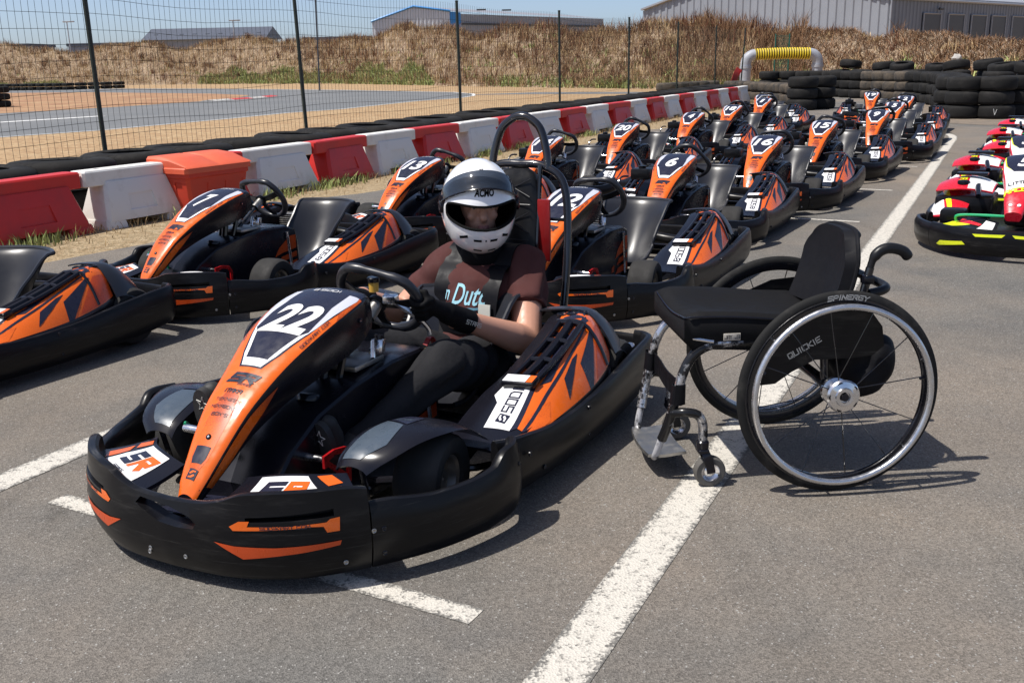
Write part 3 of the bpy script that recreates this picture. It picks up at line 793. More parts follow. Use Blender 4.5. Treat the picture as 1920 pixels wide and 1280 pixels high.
    # brake cylinders
    for y in (-.075, .085):
        q = MB(); X = Matrix.Translation((-.29, y, .415)) @ Matrix.Rotation(R(-12), 4, 'Y') @ Matrix.Rotation(R(20), 4, 'Z')
        q.box((0, 0, 0), (.045, .04, .045), 0, X, .004); q.box((.05, 0, -.012), (.06, .022, .02), 0, X, .004)
        q.lathe([(.012, 0), (.012, .03), (.014, .03), (.014, .036), (.001, .037)], 12, 1, X)
        q.tube([X @ Vector((.02, 0, -.01)), X @ Vector((.07, .0, .02)), X @ Vector((.10, .01, -.03))], .007, 6, 0)
        q.build('brake_cylinder', ['chrome', 'gloss'], k)
    q = MB(); q.box((-.22, 0, .378), (.16, .20, .018), 0, Matrix.Identity(4), .004); q.build('column_bracket', 'steel', k)
    # pedals
    for s, lo, hi, px, pz, mk in ((1, .075, .205, .17, .215, 'redmetal'), (-1, .075, .205, .28, .29, 'green')):
        q = MB(); q.tube([(px, s*lo, pz), (px, s*hi, pz)], .0115, 12); pd_ = q.build('pedal', 'chrome', k)
        if s > 0:
            for y in (lo-.004, hi+.004):
                q = MB()
                X = Matrix(((1, 0, 0, 0), (0, 0, 1, y), (0, 1, 0, 0), (0, 0, 0, 1)))
                for pl in ([(px+.02, pz-.018), (px+.02, pz+.018), (px-.03, pz+.022), (px-.03, pz+.006), (px-.0, pz-.002), (px-.0, pz-.018)],
                           [(px-.03, pz+.022), (px-.085, pz+.012), (px-.105, pz-.02), (px-.09, pz-.024), (px-.075, pz-.004), (px-.03, pz+.006)],
                           [(px-.105, pz-.02), (px-.10, pz-.10), (px-.085, pz-.10), (px-.09, pz-.024)],
                           [(px-.0, pz-.002), (px-.0, pz-.018), (px-.085, pz-.095), (px-.09, pz-.075)]):
                    q.prism(pl, -.004, .004, 0, X)
                q.build('pedal_bracket', mk, pd_)
        else:
            q = MB(); q.tube(spl([(px, s*hi, pz+.012), (px-.02, s*(hi+.01), pz+.005), (px-.05, s*hi, pz-.05), (px-.06, s*(hi-.04), pz-.16)], 4), .004, 6)
            q.tube([(px, s*lo, pz), (px-.05, s*lo, pz-.18)], .007, 6); q.build('pedal_spring', mk, pd_)
    # --- engine and air box behind and beside the seat
    q = MB(); q.box((-1.02, -.27, .19), (.2, .18, .16), 0, None, .02)
    for i in range(6): q.box((-1.02, -.27, .28+i*.014), (.17, .15, .006), 1, None, .002)
    q.tube(spl([(-1.1, -.22, .22), (-1.22, -.1, .2), (-1.25, .1, .17), (-1.22, .25, .16)], 4), .035, 10, 0)
    q.build('engine', ['black', 'steel'], k)
    q = MB(); q.box((-.60, -.43, .415), (.15, .15, .085), 0, None, .012); q.lathe([(.03, 0), (.03, .02), (.001, .022)], 14, 0, Matrix.Translation((-.60, -.43, .457)))
    q.build('air_box', 'black', k)
    q = MB(); q.tube(spl([(-.38, -.55, .25), (-.40, -.56, .35), (-.45, -.55, .40), (-.52, -.52, .40)], 4), .008, 6); q.build('grab_loop', 'blackpaint', k)
    # --- seat
    sx = hermite([0, .12, .28, .42, .52, .64, .8, .94, 1], [-.58, -.63, -.71, -.79, -.85, -.915, -.985, -1.045, -1.07])
    sz = hermite([0, .12, .28, .42, .52, .64, .8, .94, 1], [.125, .098, .085, .095, .135, .215, .325, .43, .447])
    swd = hermite([0, .2, .5, .75, .93, 1], [.150, .180, .19, .200, .215, .222])
    spz = hermite([0, .15, .35, .5, .62, .8, 1], [.01, .05, .12, .13, .09, .03, .0])
    spx = hermite([0, .35, .5, .7, .88, 1], [0, .01, .08, .13, .12, .085])
    def seat(b_, a):
        q_ = abs(a)**2.0
        return Vector((sx(b_) + spx(b_)*q_, .045 + swd(b_)*a*(1-.04*q_), sz(b_) + spz(b_)*q_))
    q = MB(); thick(q, seat, lin(0, 1, 34), lin(-1, 1, 27), -.009)
    se = q.build('seat', 'seat', k, angle=60)
    q = MB()
    q.tube([seat(0, a)+Vector((0, 0, -.002)) for a in lin(-1, 1, 12)] , .008, 6)
    for s in (-1, 1): q.tube([seat(b_, s) for b_ in lin(0, 1, 24)], .009, 6)
    q.tube([seat(1, a) for a in lin(-1, 1, 12)], .010, 6)
    q.build('seat_rim', 'seat', se)
    return k
KART_YAW = math.atan2(-.8944, -.4472)
# ------------------------------------------------------------ ground, paddock, track
def ground_mat(name, cols, scales, rough=.9, bump=.3, bsc=40., speck=None):
    m, N, L, P = nodes_of(name)
    g = N.new('ShaderNodeNewGeometry')
    prev = None
    for i, (c, sc2) in enumerate(zip(cols, scales)):
        if prev is None:
            rgb = N.new('ShaderNodeRGB'); rgb.outputs[0].default_value = (*c, 1); prev = rgb.outputs[0]; continue
        nz = N.new('ShaderNodeTexNoise'); nz.inputs['Scale'].default_value = sc2; nz.inputs['Detail'].default_value = 8; nz.inputs['Roughness'].default_value = .62
        L.new(g.outputs['Position'], nz.inputs['Vector'])
        mr = N.new('ShaderNodeMapRange'); mr.inputs[1].default_value = .42; mr.inputs[2].default_value = .66
        L.new(nz.outputs['Fac'], mr.inputs[0])
        mx = N.new('ShaderNodeMix'); mx.data_type = 'RGBA'; L.new(mr.outputs[0], mx.inputs[0])
        L.new(prev, mx.inputs[6]); mx.inputs[7].default_value = (*c, 1); prev = mx.outputs[2]
    if speck:
        vo = N.new('ShaderNodeTexVoronoi'); vo.inputs['Scale'].default_value = speck[0]
        L.new(g.outputs['Position'], vo.inputs['Vector'])
        sx_ = N.new('ShaderNodeSeparateColor'); L.new(vo.outputs['Color'], sx_.inputs[0])
        mr = N.new('ShaderNodeMapRange'); mr.inputs[3].default_value = speck[1]; mr.inputs[4].default_value = speck[2]
        L.new(sx_.outputs[0], mr.inputs[0])
        mx = N.new('ShaderNodeMix'); mx.data_type = 'RGBA'; mx.blend_type = 'MULTIPLY'; mx.inputs[0].default_value = 1
        cr = N.new('ShaderNodeCombineColor')
        for j in range(3): L.new(mr.outputs[0], cr.inputs[j])
        L.new(prev, mx.inputs[6]); L.new(cr.outputs[0], mx.inputs[7]); prev = mx.outputs[2]
        # scattered pale chips
        lt = N.new('ShaderNodeMath'); lt.operation = 'GREATER_THAN'; lt.inputs[1].default_value = .985
        L.new(sx_.outputs[1], lt.inputs[0])
        mx = N.new('ShaderNodeMix'); mx.data_type = 'RGBA'; L.new(lt.outputs[0], mx.inputs[0]); L.new(prev, mx.inputs[6]); mx.inputs[7].default_value = (*speck[3], 1); prev = mx.outputs[2]
        b = N.new('ShaderNodeBump'); b.inputs['Strength'].default_value = bump; b.inputs['Distance'].default_value = .006
        L.new(vo.outputs['Distance'], b.inputs['Height']); L.new(b.outputs[0], P.inputs['Normal'])
    else:
        nb = N.new('ShaderNodeTexNoise'); nb.inputs['Scale'].default_value = bsc; nb.inputs['Detail'].default_value = 6
        L.new(g.outputs['Position'], nb.inputs['Vector'])
        b = N.new('ShaderNodeBump'); b.inputs['Strength'].default_value = bump; b.inputs['Distance'].default_value = .05
        L.new(nb.outputs['Fac'], b.inputs['Height']); L.new(b.outputs[0], P.inputs['Normal'])
    if speck:
        mp = N.new('ShaderNodeMapping'); mp.inputs['Rotation'].default_value = (0, 0, R(26.3)); mp.inputs['Scale'].default_value = (2.6, .16, 1)
        L.new(g.outputs['Position'], mp.inputs['Vector'])
        for src, sc3, lo3, hi3, dk in ((mp.outputs[0], 1.6, .56, .74, .80), (g.outputs['Position'], 3.1, .66, .74, .72), (g.outputs['Position'], .7, .45, .75, .88)):
            n3 = N.new('ShaderNodeTexNoise'); n3.inputs['Scale'].default_value = sc3; n3.inputs['Detail'].default_value = 6; L.new(src, n3.inputs['Vector'])
            m4 = N.new('ShaderNodeMapRange'); m4.inputs[1].default_value = lo3; m4.inputs[2].default_value = hi3; m4.inputs[3].default_value = 1; m4.inputs[4].default_value = dk; L.new(n3.outputs['Fac'], m4.inputs[0])
            m5 = N.new('ShaderNodeMix'); m5.data_type = 'RGBA'; m5.blend_type = 'MULTIPLY'; m5.inputs[0].default_value = 1
            c5 = N.new('ShaderNodeCombineColor')
            for j in range(3): L.new(m4.outputs[0], c5.inputs[j])
            L.new(prev, m5.inputs[6]); L.new(c5.outputs[0], m5.inputs[7]); prev = m5.outputs[2]
    L.new(prev, P.inputs['Base Color']); P.inputs['Roughness'].default_value = rough; P.inputs['Specular IOR Level'].default_value = .25
    return m
M['asphalt'] = ground_mat('asphalt', [(.146, .139, .127), (.168, .157, .140), (.122, .118, .111), (.232, .192, .152)], [0, .9, 2.3, .30], .85, .45, speck=(230., .64, 1.28, (.30, .29, .27)))
M['tarmac'] = ground_mat('track_tarmac', [(.150, .156, .160), (.18, .183, .184)], [0, .4], .85, .2)
M['straw'] = ground_mat('dry_grass_ground', [(.42, .285, .155), (.33, .20, .10), (.50, .37, .215), (.24, .15, .08)], [0, .35, 3., 9.], .95, .6, 14.)
M['verge'] = ground_mat('trodden_dry_verge', [(.40, .30, .18), (.30, .21, .12), (.48, .385, .25), (.20, .15, .08)], [0, 2.5, 9., 22.], .95, .7, 45.)
M['dust'] = ground_mat('dusty_edge', [(.20, .165, .13), (.27, .21, .155), (.15, .13, .11)], [0, 1.5, 6.], .95, .5, 40.)
M['redearth'] = ground_mat('reddish_earth', [(.34, .19, .105), (.42, .28, .155), (.26, .14, .08)], [0, .3, 1.], .95, .4, 8.)

def worn_paint(name, c, base, lo, hi, scale=26):
    m, N, L, P = nodes_of(name); g = N.new('ShaderNodeNewGeometry')
    nz = N.new('ShaderNodeTexNoise'); nz.inputs['Scale'].default_value = scale; nz.inputs['Detail'].default_value = 10; nz.inputs['Roughness'].default_value = .75
    n2 = N.new('ShaderNodeTexVoronoi'); n2.inputs['Scale'].default_value = 165
    for q in (nz, n2): L.new(g.outputs['Position'], q.inputs['Vector'])
    sp2 = N.new('ShaderNodeSeparateColor'); L.new(n2.outputs['Color'], sp2.inputs[0])
    ma = N.new('ShaderNodeMath'); ma.operation = 'MULTIPLY_ADD'; ma.inputs[1].default_value = .22; L.new(sp2.outputs[0], ma.inputs[0]); L.new(nz.outputs['Fac'], ma.inputs[2])
    at = N.new('ShaderNodeAttribute'); at.attribute_name = 'wear'
    mb_ = N.new('ShaderNodeMath'); mb_.operation = 'MULTIPLY_ADD'; mb_.inputs[1].default_value = -.24; L.new(at.outputs['Fac'], mb_.inputs[0]); L.new(ma.outputs[0], mb_.inputs[2])
    mr = N.new('ShaderNodeMapRange'); mr.inputs[1].default_value = lo-.24; mr.inputs[2].default_value = hi-.24; L.new(mb_.outputs[0], mr.inputs[0])
    mx = N.new('ShaderNodeMix'); mx.data_type = 'RGBA'; mx.inputs[6].default_value = (*c, 1); mx.inputs[7].default_value = (*base, 1)
    L.new(mr.outputs[0], mx.inputs[0]); L.new(mx.outputs[2], P.inputs['Base Color']); P.inputs['Roughness'].default_value = .8
    b = N.new('ShaderNodeBump'); b.inputs['Strength'].default_value = .4; b.inputs['Distance'].default_value = .005; L.new(n2.outputs['Distance'], b.inputs['Height']); L.new(b.outputs[0], P.inputs['Normal'])
    return m
M['line'] = worn_paint('worn_white_line', (.54, .51, .45), (.13, .124, .112), .64, .84, 34)
M['trackwhite'] = worn_paint('track_white_line', (.7, .7, .68), (.3, .29, .27), .70, .85, 3)
M['kerbred'] = mat('kerb_red', (.45, .04, .04), .7)

def poly_sheet(name, pts, z, m, kind='structure', parent=None):
    mb = MB(); mb.add([(x, y, z) for x, y in pts], [tuple(range(len(pts)))])
    o = mb.build(name, m, parent, smooth=False)
    if kind: o['kind'] = kind
    return o
g = MB(); g.add([(-1500, -300, 0), (1500, -300, 0), (1500, 2500, 0), (-1500, 2500, 0)], [(0, 1, 2, 3)])
tag(g.build('ground', 'straw', smooth=False), kind='structure')

BA = Vector((-3.413, 8.806, 0)); BD = Vector((.433, .9014, 0)); BN = Vector((-.9014, .433, 0))     # barrier line, its direction, away from the paddock
# paddock surface with an uneven edge along the verge
edge = []
for i in range(140):
    s = -12 + i*.28
    o = -.92 + .10*math.sin(s*1.3) + .06*math.sin(s*3.7+1) + rnd.uniform(-.035, .035)
    p = BA + BD*s + BN*o; edge.append((p.x, p.y))
edge = [(x, y) for x, y in edge if y < 30]
pad = edge + [(6.9, 30.5), (7.6, 33), (8.0, 36), (10.6, 36.5), (10.9, 34), (11.6, 30), (13.5, 26), (26, 20), (40, 14), (40, -20), (-14, -20)]
poly_sheet('paddock', pad, .004, 'asphalt')
ve = [(x, y) for x, y in edge]; back = [(BA + BD*(s) + BN*2.4) for s in (26, 10, 0, -12)]
poly_sheet('verge', ve + [(p.x, p.y) for p in back], .002, 'verge')
poly_sheet('dusty_edge', [(8.4, 19.6), (8.8, 18.7), (10.2, 18.2), (14, 17.6), (16, 19), (13, 25.5), (11.2, 27.5), (10.4, 26.2), (9.6, 24.0), (8.9, 21.5)], .008, 'dust')

def strip(name, pts, w, m, z=.0058):
    """painted stripe; a point attribute marks the worn borders"""
    P = [Vector((x, y, 0)) for x, y in pts]; V = []; E = []; F = []
    dense = [P[0]]
    for a, b in zip(P, P[1:]):
        n = max(1, int((b-a).length/.6))
        for j in range(1, n+1): dense.append(a + (b-a)*(j/n))
    P = dense; ed = min(.02, w*.25)
    for i, p in enumerate(P):
        t = (P[min(len(P)-1, i+1)]-P[max(0, i-1)]).normalized(); n = Vector((-t.y, t.x, 0))
        for o, e in ((w/2+.006, 0.), (w/2-ed, 1.), (-w/2+ed, 1.), (-w/2-.006, 0.)):
            V.append((p.x+n.x*o, p.y+n.y*o, z)); E.append(e)
    for i in range(len(P)-1):
        for j in range(3): F.append((i*4+j, i*4+j+1, i*4+5+j, i*4+4+j))
    mb = MB(); mb.add(V, F); o = mb.build(name, m, smooth=False, recalc=False)
    at = o.data.attributes.new('wear', 'FLOAT', 'POINT'); at.data.foreach_set('value', E)
    return tag(o, kind='structure')
LD = Vector((.4435, .8963))
main = [(.085-LD.x*k, 1.87-LD.y*k) for k in (3, 0)] + [(4.28, 10.36), (6.55, 14.98)]
curve = [(p.x, p.y) for p in spl([(6.55, 14.98, 0), (6.98, 15.85, 0), (7.25, 16.55, 0), (7.33, 17.1, 0), (7.2, 17.55, 0), (6.95, 17.9, 0)], 6)]
strip('painted_line', main[:-1] + curve, .122, 'line')
strip('painted_line', [(-1.685-LD.x*3, 2.985-LD.y*3), (-1.685, 2.985), (-1.685+LD.x*26, 2.985+LD.y*26)], .12, 'line')
strip('painted_line', [(-1.43, 2.87), (-.10, 2.125)], .062, 'line')
for a, b in (((2.2, 8.26), (2.80, 7.91)), ((3.2, 10.14), (3.77, 9.79)), ((4.3, 12.2), (4.85, 11.9))):
    strip('painted_line', [a, b], .05, 'line')
# circuit beyond the fence
near = [(-16, 12), (-12.3, 18.7), (-10.8, 21.7), (-9.4, 23.5), (-7.6, 27.8), (-6.6, 30.7), (-5.3, 32.6), (-3.4, 38.6), (-1.9, 41.2), (-1.4, 43.7)]
far = [(-1.5, 46.5), (-2.6, 50.2), (-10, 61), (-20.8, 74), (-32.5, 85), (-48.5, 92), (-70, 97), (-70, 60), (-40, 15)]
poly_sheet('track', near + far, .004, 'tarmac')
poly_sheet('track_infield', [(-62, 76), (-40.7, 78), (-28.9, 71), (-17.1, 59), (-13.2, 52.9), (-12.5, 46.1), (-15.2, 39), (-17.5, 35.4), (-24, 24), (-60, 40)], .008, 'redearth')
strip('track_line', near, .10, 'trackwhite', .008)
strip('track_line', [(-1.4, 43.7), (-1.5, 46.5), (-2.6, 50.2), (-10, 61), (-20.8, 74), (-32.5, 85)], .14, 'trackwhite', .008)
strip('track_line', [(-18, 26.5), (-14.2, 28.6), (-12.4, 31.3)], .42, 'trackwhite', .009)
poly_sheet('service_road', [(-2, 45.2), (1.1, 44.2), (5.8, 41.3), (9, 38.5), (9.4, 40), (6.7, 43.2), (1.3, 47)], .005, 'tarmac')
ks = [(-12.9, 44.2), (-12.4, 45.7), (-11.9, 47.1), (-11.6, 48.5), (-11.5, 50.2)]
for i in range(len(ks)-1):
    a = Vector((*ks[i], 0)); b = Vector((*ks[i+1], 0)); t = (b-a).normalized(); n = Vector((-t.y, t.x, 0))*.35
    q = MB(); q.add([a+n+Vector((0, 0, .01)), a-n+Vector((0, 0, .01)), b-n+Vector((0, 0, .01)), b+n+Vector((0, 0, .01)), a+Vector((0, 0, .06)), b+Vector((0, 0, .06))], [(0, 4, 5, 3), (1, 2, 5, 4), (0, 1, 4), (3, 5, 2)])
    tag(q.build('track_kerb', 'kerbred' if i % 2 else 'trackwhite'), kind='structure')

# ------------------------------------------------------------ embankment
br = [-.80, -.62, -.4854, -.3316, -.1776, -.0955, -.0239, .0781, .1805, .2828, .3856, .498, .62, .75]
bt = [140, 132, 122, 112, 95, 80, 69, 59, 52, 46, 40.5, 34, 29, 25]
bk = [.0258, .026, .0262, .0268, .0305, .0345, .0360, .0338, .0350, .0318, .0270, .0268, .026, .025]
ftf = hermite(br, bt); fkf = hermite(br, bk)
def nz2(x, y): return math.sin(x*.9+1.3*math.sin(y*.37))*.5 + math.sin(y*1.1+.7*x)*.3 + math.sin(x*2.7-y*1.9)*.2
def berm_pt(r, t):
    """r = bearing along the bank, t = 0 at its foot, 1 at the crest, 1.6 behind"""
    dt = ftf(r); H = 1.28 + fkf(r)*dt - (.35 if r < .15 else .35 + min(1, (r-.15)/.15)*.10); slope = 2.2*H if r < .25 else 1.9*H
    d = dt - slope*(1-min(t, 1)) + (slope*.8*(t-1) if t > 1 else 0)
    e = min(1, max(0, t)); z = H*(e*e*(3-2*e)*.5 + e*.5)
    if t > 1: z = H - (t-1)*H*.25
    x = r*d; b_ = nz2(x*.7, d*.7); H_ = (.16 + .10*(r < 0))*math.sin(r*47 + 1.1*math.sin(r*19)) + .10*math.sin(r*131+2); z *= 1 + H_*.42
    return Vector((x, d, max(-.3, z + b_*.13*min(1, t*3) - (.25 if t <= 0 else 0))))
def berm_cols(name):
    m, N, L, P = nodes_of(name); g = N.new('ShaderNodeNewGeometry')
    cols = [(.21, .145, .088), (.29, .205, .125), (.14, .085, .055), (.35, .27, .185)]
    prev = None
    for c, s in zip(cols, [0, .5, 1.7, 5.]):
        if prev is None: rgb = N.new('ShaderNodeRGB'); rgb.outputs[0].default_value = (*c, 1); prev = rgb.outputs[0]; continue
        n = N.new('ShaderNodeTexNoise'); n.inputs['Scale'].default_value = s; n.inputs['Detail'].default_value = 8; L.new(g.outputs['Position'], n.inputs['Vector'])
        mr = N.new('ShaderNodeMapRange'); mr.inputs[1].default_value = .45; mr.inputs[2].default_value = .62; L.new(n.outputs['Fac'], mr.inputs[0])
        mx = N.new('ShaderNodeMix'); mx.data_type = 'RGBA'; L.new(mr.outputs[0], mx.inputs[0]); L.new(prev, mx.inputs[6]); mx.inputs[7].default_value = (*c, 1); prev = mx.outputs[2]
    L.new(prev, P.inputs['Base Color']); P.inputs['Roughness'].default_value = 1
    return m
M['bank'] = berm_cols('dry_bank_soil')
q = MB(); us = lin(-.80, .75, 220); ts = lin(-.05, 1.6, 26); sheet(q, berm_pt, us, ts)
tag(q.build('embankment', 'bank', angle=80), kind='structure')

def tuft_mat(name, c, var):
    m, N, L, P = nodes_of(name); g = N.new('ShaderNodeNewGeometry')
    mx = N.new('ShaderNodeMix'); mx.data_type = 'RGBA'
    mx.inputs[6].default_value = tuple(v*(1-var) for v in c)+(1,); mx.inputs[7].default_value = tuple(min(1, v*(1+var)) for v in c)+(1,)
    L.new(g.outputs['Random Per Island'], mx.inputs[0]); L.new(mx.outputs[2], P.inputs['Base Color'])
    P.inputs['Roughness'].default_value = .9; P.inputs['Specular IOR Level'].default_value = .15
    return m
M['straw_blade'] = tuft_mat('straw_blades', (.46, .33, .175), .4)
M['brown_blade'] = tuft_mat('brown_stalks', (.24, .14, .078), .5)
M['dock_blade'] = tuft_mat('dark_dock_stalks', (.14, .06, .035), .4)
M['pale_blade'] = tuft_mat('pale_dead_stalks', (.36, .28, .205), .4)
M['green_blade'] = tuft_mat('green_weeds', (.30, .34, .13), .4)
def blades(name, m, pts, hts, wid, lean, seed, label, seg=2, parent=None):
    """thin bent strips, one mesh"""
    r = np.random.default_rng(seed); n = len(pts); P = np.array(pts, float); Hh = np.array(hts, float)
    th = r.uniform(0, 2*np.pi, n); sd = np.stack([np.cos(th), np.sin(th), np.zeros(n)], 1)
    ph = r.uniform(0, 2*np.pi, n); ln = np.stack([np.cos(ph), np.sin(ph), np.zeros(n)], 1)*(r.uniform(.1, 1, n)*lean*Hh)[:, None]
    w = (wid*r.uniform(.6, 1.4, n))[:, None]
    base = P; mid = P + ln*.35; mid[:, 2] += Hh*.6; tip = P + ln; tip[:, 2] += Hh
    V = np.stack([base-sd*w/2, base+sd*w/2, mid-sd*w*.42, mid+sd*w*.42, tip], 1).reshape(-1, 3)
    k = np.arange(n)*5
    quads = np.stack([k, k+1, k+3, k+2], 1); tris = np.stack([k+2, k+3, k+4], 1)
    me = bpy.data.meshes.new(name)
    me.from_pydata(V.tolist(), [], quads.tolist() + tris.tolist()); me.materials.append(M[m]); me.update()
    return tag(link(name, me, parent), label, None, None, 'stuff')
def scatter(n, seed, dens=None, rlo=-.76, rhi=.66, tlo=.0, thi=1.15):
    r = random.Random(seed); out = []
    while len(out) < n:
        a = r.uniform(rlo, rhi); t = r.uniform(tlo, thi)
        if dens and r.random() > dens(a, t): continue
        out.append(tuple(berm_pt(a, t) - Vector((0, 0, .03))))
    return out
def clumps(n, per, seed, hmin, hmax, spread, dens=None, rlo=-.76, rhi=.66, tlo=0, thi=1.12):
    """stalks fanning out of separate roots"""
    r = random.Random(seed); P = []; Hh = []
    for c in scatter(n, seed, dens, rlo, rhi, tlo, thi):
        k_ = r.uniform(.5, 1.); sz = r.uniform(.6, 1.3)
        for _ in range(int(per*k_*sz)):
            a = r.uniform(0, 6.283); d = abs(r.gauss(0, spread*sz)); P.append((c[0]+d*math.cos(a), c[1]+d*math.sin(a), c[2])); Hh.append(r.uniform(hmin, hmax)*sz*(1-.35*min(1, d/(spread*2))))
    return P, Hh
rr = random.Random(3)
def hts(n, a, b): return [rr.uniform(a, b) for _ in range(n)]
cut = lambda a, t: .25 if a > .30 else 1.
p_ = scatter(40000, 11, lambda a, t: (.10 if a > .27 else 1)*(1. if a < -.08 else .38)*(1 if nz2(a*90, t*7) > -.5 else .35)); blades('dry_grass', 'straw_blade', p_, [rr.uniform(.25, .65)*(.4 if p[0]/p[1] > .27 else 1) for p in p_], .022, .6, 1, 'tall straw coloured dry grass covering the long bank')
p_ = scatter(26000, 12, lambda a, t: (.5 if a > .3 else 1)*(1 if nz2(a*60+4, t*9) > -.1 else .25)*(1. if a > -.2 else .45)); blades('dead_weeds', 'brown_blade', p_, [rr.uniform(.25, .75)*(.45 if p[0]/p[1] > .29 else (1.5 if .10 < p[0]/p[1] < .125 or .19 < p[0]/p[1] < .29 else 1)) for p in p_], .022, .7, 2, 'brown dead weeds mixed through the dry bank')
p_ = scatter(2600, 13, lambda a, t: (.25 if a > .3 else 1)*(1 if nz2(a*40, t*5+2) > .1 else .1)*(1. if t > .35 else .3)); blades('dock_stalks', 'dock_blade', p_, [rr.uniform(.5, 1.)*(.5 if p[0]/p[1] > .27 else 1) for p in p_], .035, .35, 3, 'dark reddish dock stalks standing on the bank')
p_ = scatter(14000, 14, lambda a, t: 1. if a > .24 else .12, .05, .64); blades('flattened_straw', 'pale_blade', p_, hts(len(p_), .08, .25), .03, 2.2, 4, 'pale flattened dead stalks on the cut bank at right')
p_ = scatter(9000, 17, lambda a, t: 1. if a > .26 else .1, .05, .64); blades('cut_weeds', 'brown_blade', p_, hts(len(p_), .08, .3), .03, 1.6, 14, 'short brown cut weeds on the right hand bank')
def grn(a, t):
    for c0, w0, t0 in ((-.125, .055, .50), (-.21, .05, .42), (-.27, .03, .40), (-.45, .022, .22), (-.50, .02, .2)):
        if abs(a-c0) < w0 and t < t0*(1-((a-c0)/w0)**2)**.5*(.75+.3*nz2(a*160, t*14)): return .55 + .3*nz2(a*230+2, t*30)
    if t < .16 and -.02 < a < .26: return .10 + .25*(nz2(a*70, 3) > .25)
    return .004
p_ = scatter(15000, 15, grn, -.62, .3, 0, .6); blades('green_weeds', 'green_blade', p_, hts(len(p_), .12, .42), .07, .9, 5, 'green leafy weeds at the foot of the dry bank')
p_, h_ = clumps(460, 46, 31, .28, .75, .28, lambda a, t: (.12 if a > .28 else 1)*(.5+.5*(t > .4))); blades('weed_clumps', 'brown_blade', p_, h_, .026, .9, 21, 'clumps of tall brown dead weeds along the bank')
p_, h_ = clumps(220, 34, 32, .35, .85, .22, lambda a, t: (.08 if a > .28 else 1)*(1. if t > .45 else .35)); blades('dark_weed_clumps', 'dock_blade', p_, h_, .028, .6, 22, 'dark reddish brown weed clumps near the crest of the bank')
p_, h_ = clumps(620, 46, 33, .2, .5, .3, lambda a, t: (.15 if a > .28 else 1)); blades('straw_clumps', 'straw_blade', p_, h_, .024, 1.0, 23, 'pale straw tussocks scattered over the bank')
p_, h_ = clumps(90, 40, 34, .12, .4, .35, lambda a, t: .8 if t < .5 else .15, -.3, .5, 0, .8); blades('green_tufts', 'green_blade', p_, h_, .05, 1.0, 24, 'scattered dull green tufts low on the bank')
p_, h_ = clumps(240, 26, 35, .08, .3, .30, lambda a, t: 1 if a > .27 else .0, .25, .64, 0, 1.05); blades('cut_tussocks', 'brown_blade', p_, h_, .03, 1.8, 25, 'low brown tussocks on the cut right hand bank')
# grass along the barrier foot and thin straw on the verge
pv = []; r_ = random.Random(5)
for i in range(9000):
    s = r_.uniform(-4, 26); o = r_.gauss(-.18, .12) if r_.random() < .75 else r_.uniform(-.85, 1.2)
    p = BA + BD*s + BN*o; pv.append((p.x, p.y, 0))
blades('verge_grass', 'straw_blade', pv, [r_.uniform(.02, .09) for _ in pv], .006, 1.0, 6, 'short dry grass along the foot of the barriers')
pv = []
for i in range(1500):
    s = r_.choice((-1.2, .55, 1.75, 2.6, 3.1, 4.4, 5.0, 6.6, 7.9, 9.3, 10.6, 12.2)) + r_.gauss(0, .16); o = r_.gauss(-.30, .07)
    p = BA + BD*s + BN*o; pv.append((p.x, p.y, 0))
blades('verge_weeds', 'green_blade', pv, [r_.uniform(.03, .14) for _ in pv], .012, .8, 7, 'small green weeds growing against the barrier feet')
# ------------------------------------------------------------ red and white barriers
M['bar_red'] = scuffed('faded_red_barrier_plastic', (.60, .030, .024), (.45, .035, .03), .42, 3, .4, .75, bump=.06)
M['bar_white'] = scuffed('dirty_white_barrier_plastic', (.74, .72, .68), (.50, .45, .38), .5, 4, .52, .85, bump=.06)
def barrier_mesh(m):
    """interlocking block: sloped body on two feet, a beam on top that overlaps the neighbour"""
    b = MB(); Lb = 1.13
    def ring(z, x0, x1, d, ch=.03):
        return [(x0+ch, -d, z), (x1-ch, -d, z), (x1, -d+ch, z), (x1, d-ch, z), (x1-ch, d, z), (x0+ch, d, z), (x0, d-ch, z), (x0, -d+ch, z)]
    b.loft([ring(.062, -.47, .50, .195), ring(.10, -.465, .495, .192), ring(.24, -.43, .455, .15), ring(.385, -.385, .415, .112), ring(.392, -.38, .41, .108)])
    for x0, x1 in ((-.50, -.24), (.27, .53)):
        b.loft([ring(0, x0, x1, .205, .02), ring(.03, x0+.003, x1-.003, .203, .02), ring(.072, x0+.015, x1-.015, .19, .02)])
    b.loft([ring(.36, -.60, .535, .088, .012), ring(.368, -.612, .545, .096, .02), ring(.478, -.612, .545, .096, .02), ring(.492, -.604, .538, .086, .02), ring(.495, -.59, .52, .07, .02)])
    me = b.mesh('barrier', [m], 28)
    c = MB(); c.lathe([(.034, -.05), (.034, .1)], 14, 0, Matrix.Translation((-.36, 0, .44)), closed=False); 
    c.f.append(tuple(range(0, 28, 2))); c.m.append(0); c.f.append(tuple(range(1, 28, 2))); c.m.append(0)
    c1 = c.mesh('c', [m], smooth=False)
    cs = [c1]
    for s in (-1, 1):                    # sunk panel in each face
        q = MB(); q.loft([[(x, s*y, z) for x, y, z in r] for r in ([(-.17, .165, .14), (.17, .165, .14), (.15, .135, .27), (-.15, .135, .27)], [(-.2, .30, .10), (.2, .30, .10), (.2, .30, .30), (-.2, .30, .30)])])
        cs.append(q.mesh('c', [m], smooth=False))
    me = booled(me, cs, 'barrier')
    if len(me.materials) == 0: me.materials.append(M[m])
    return me
bmr, bmw = barrier_mesh('bar_red'), barrier_mesh('bar_white')
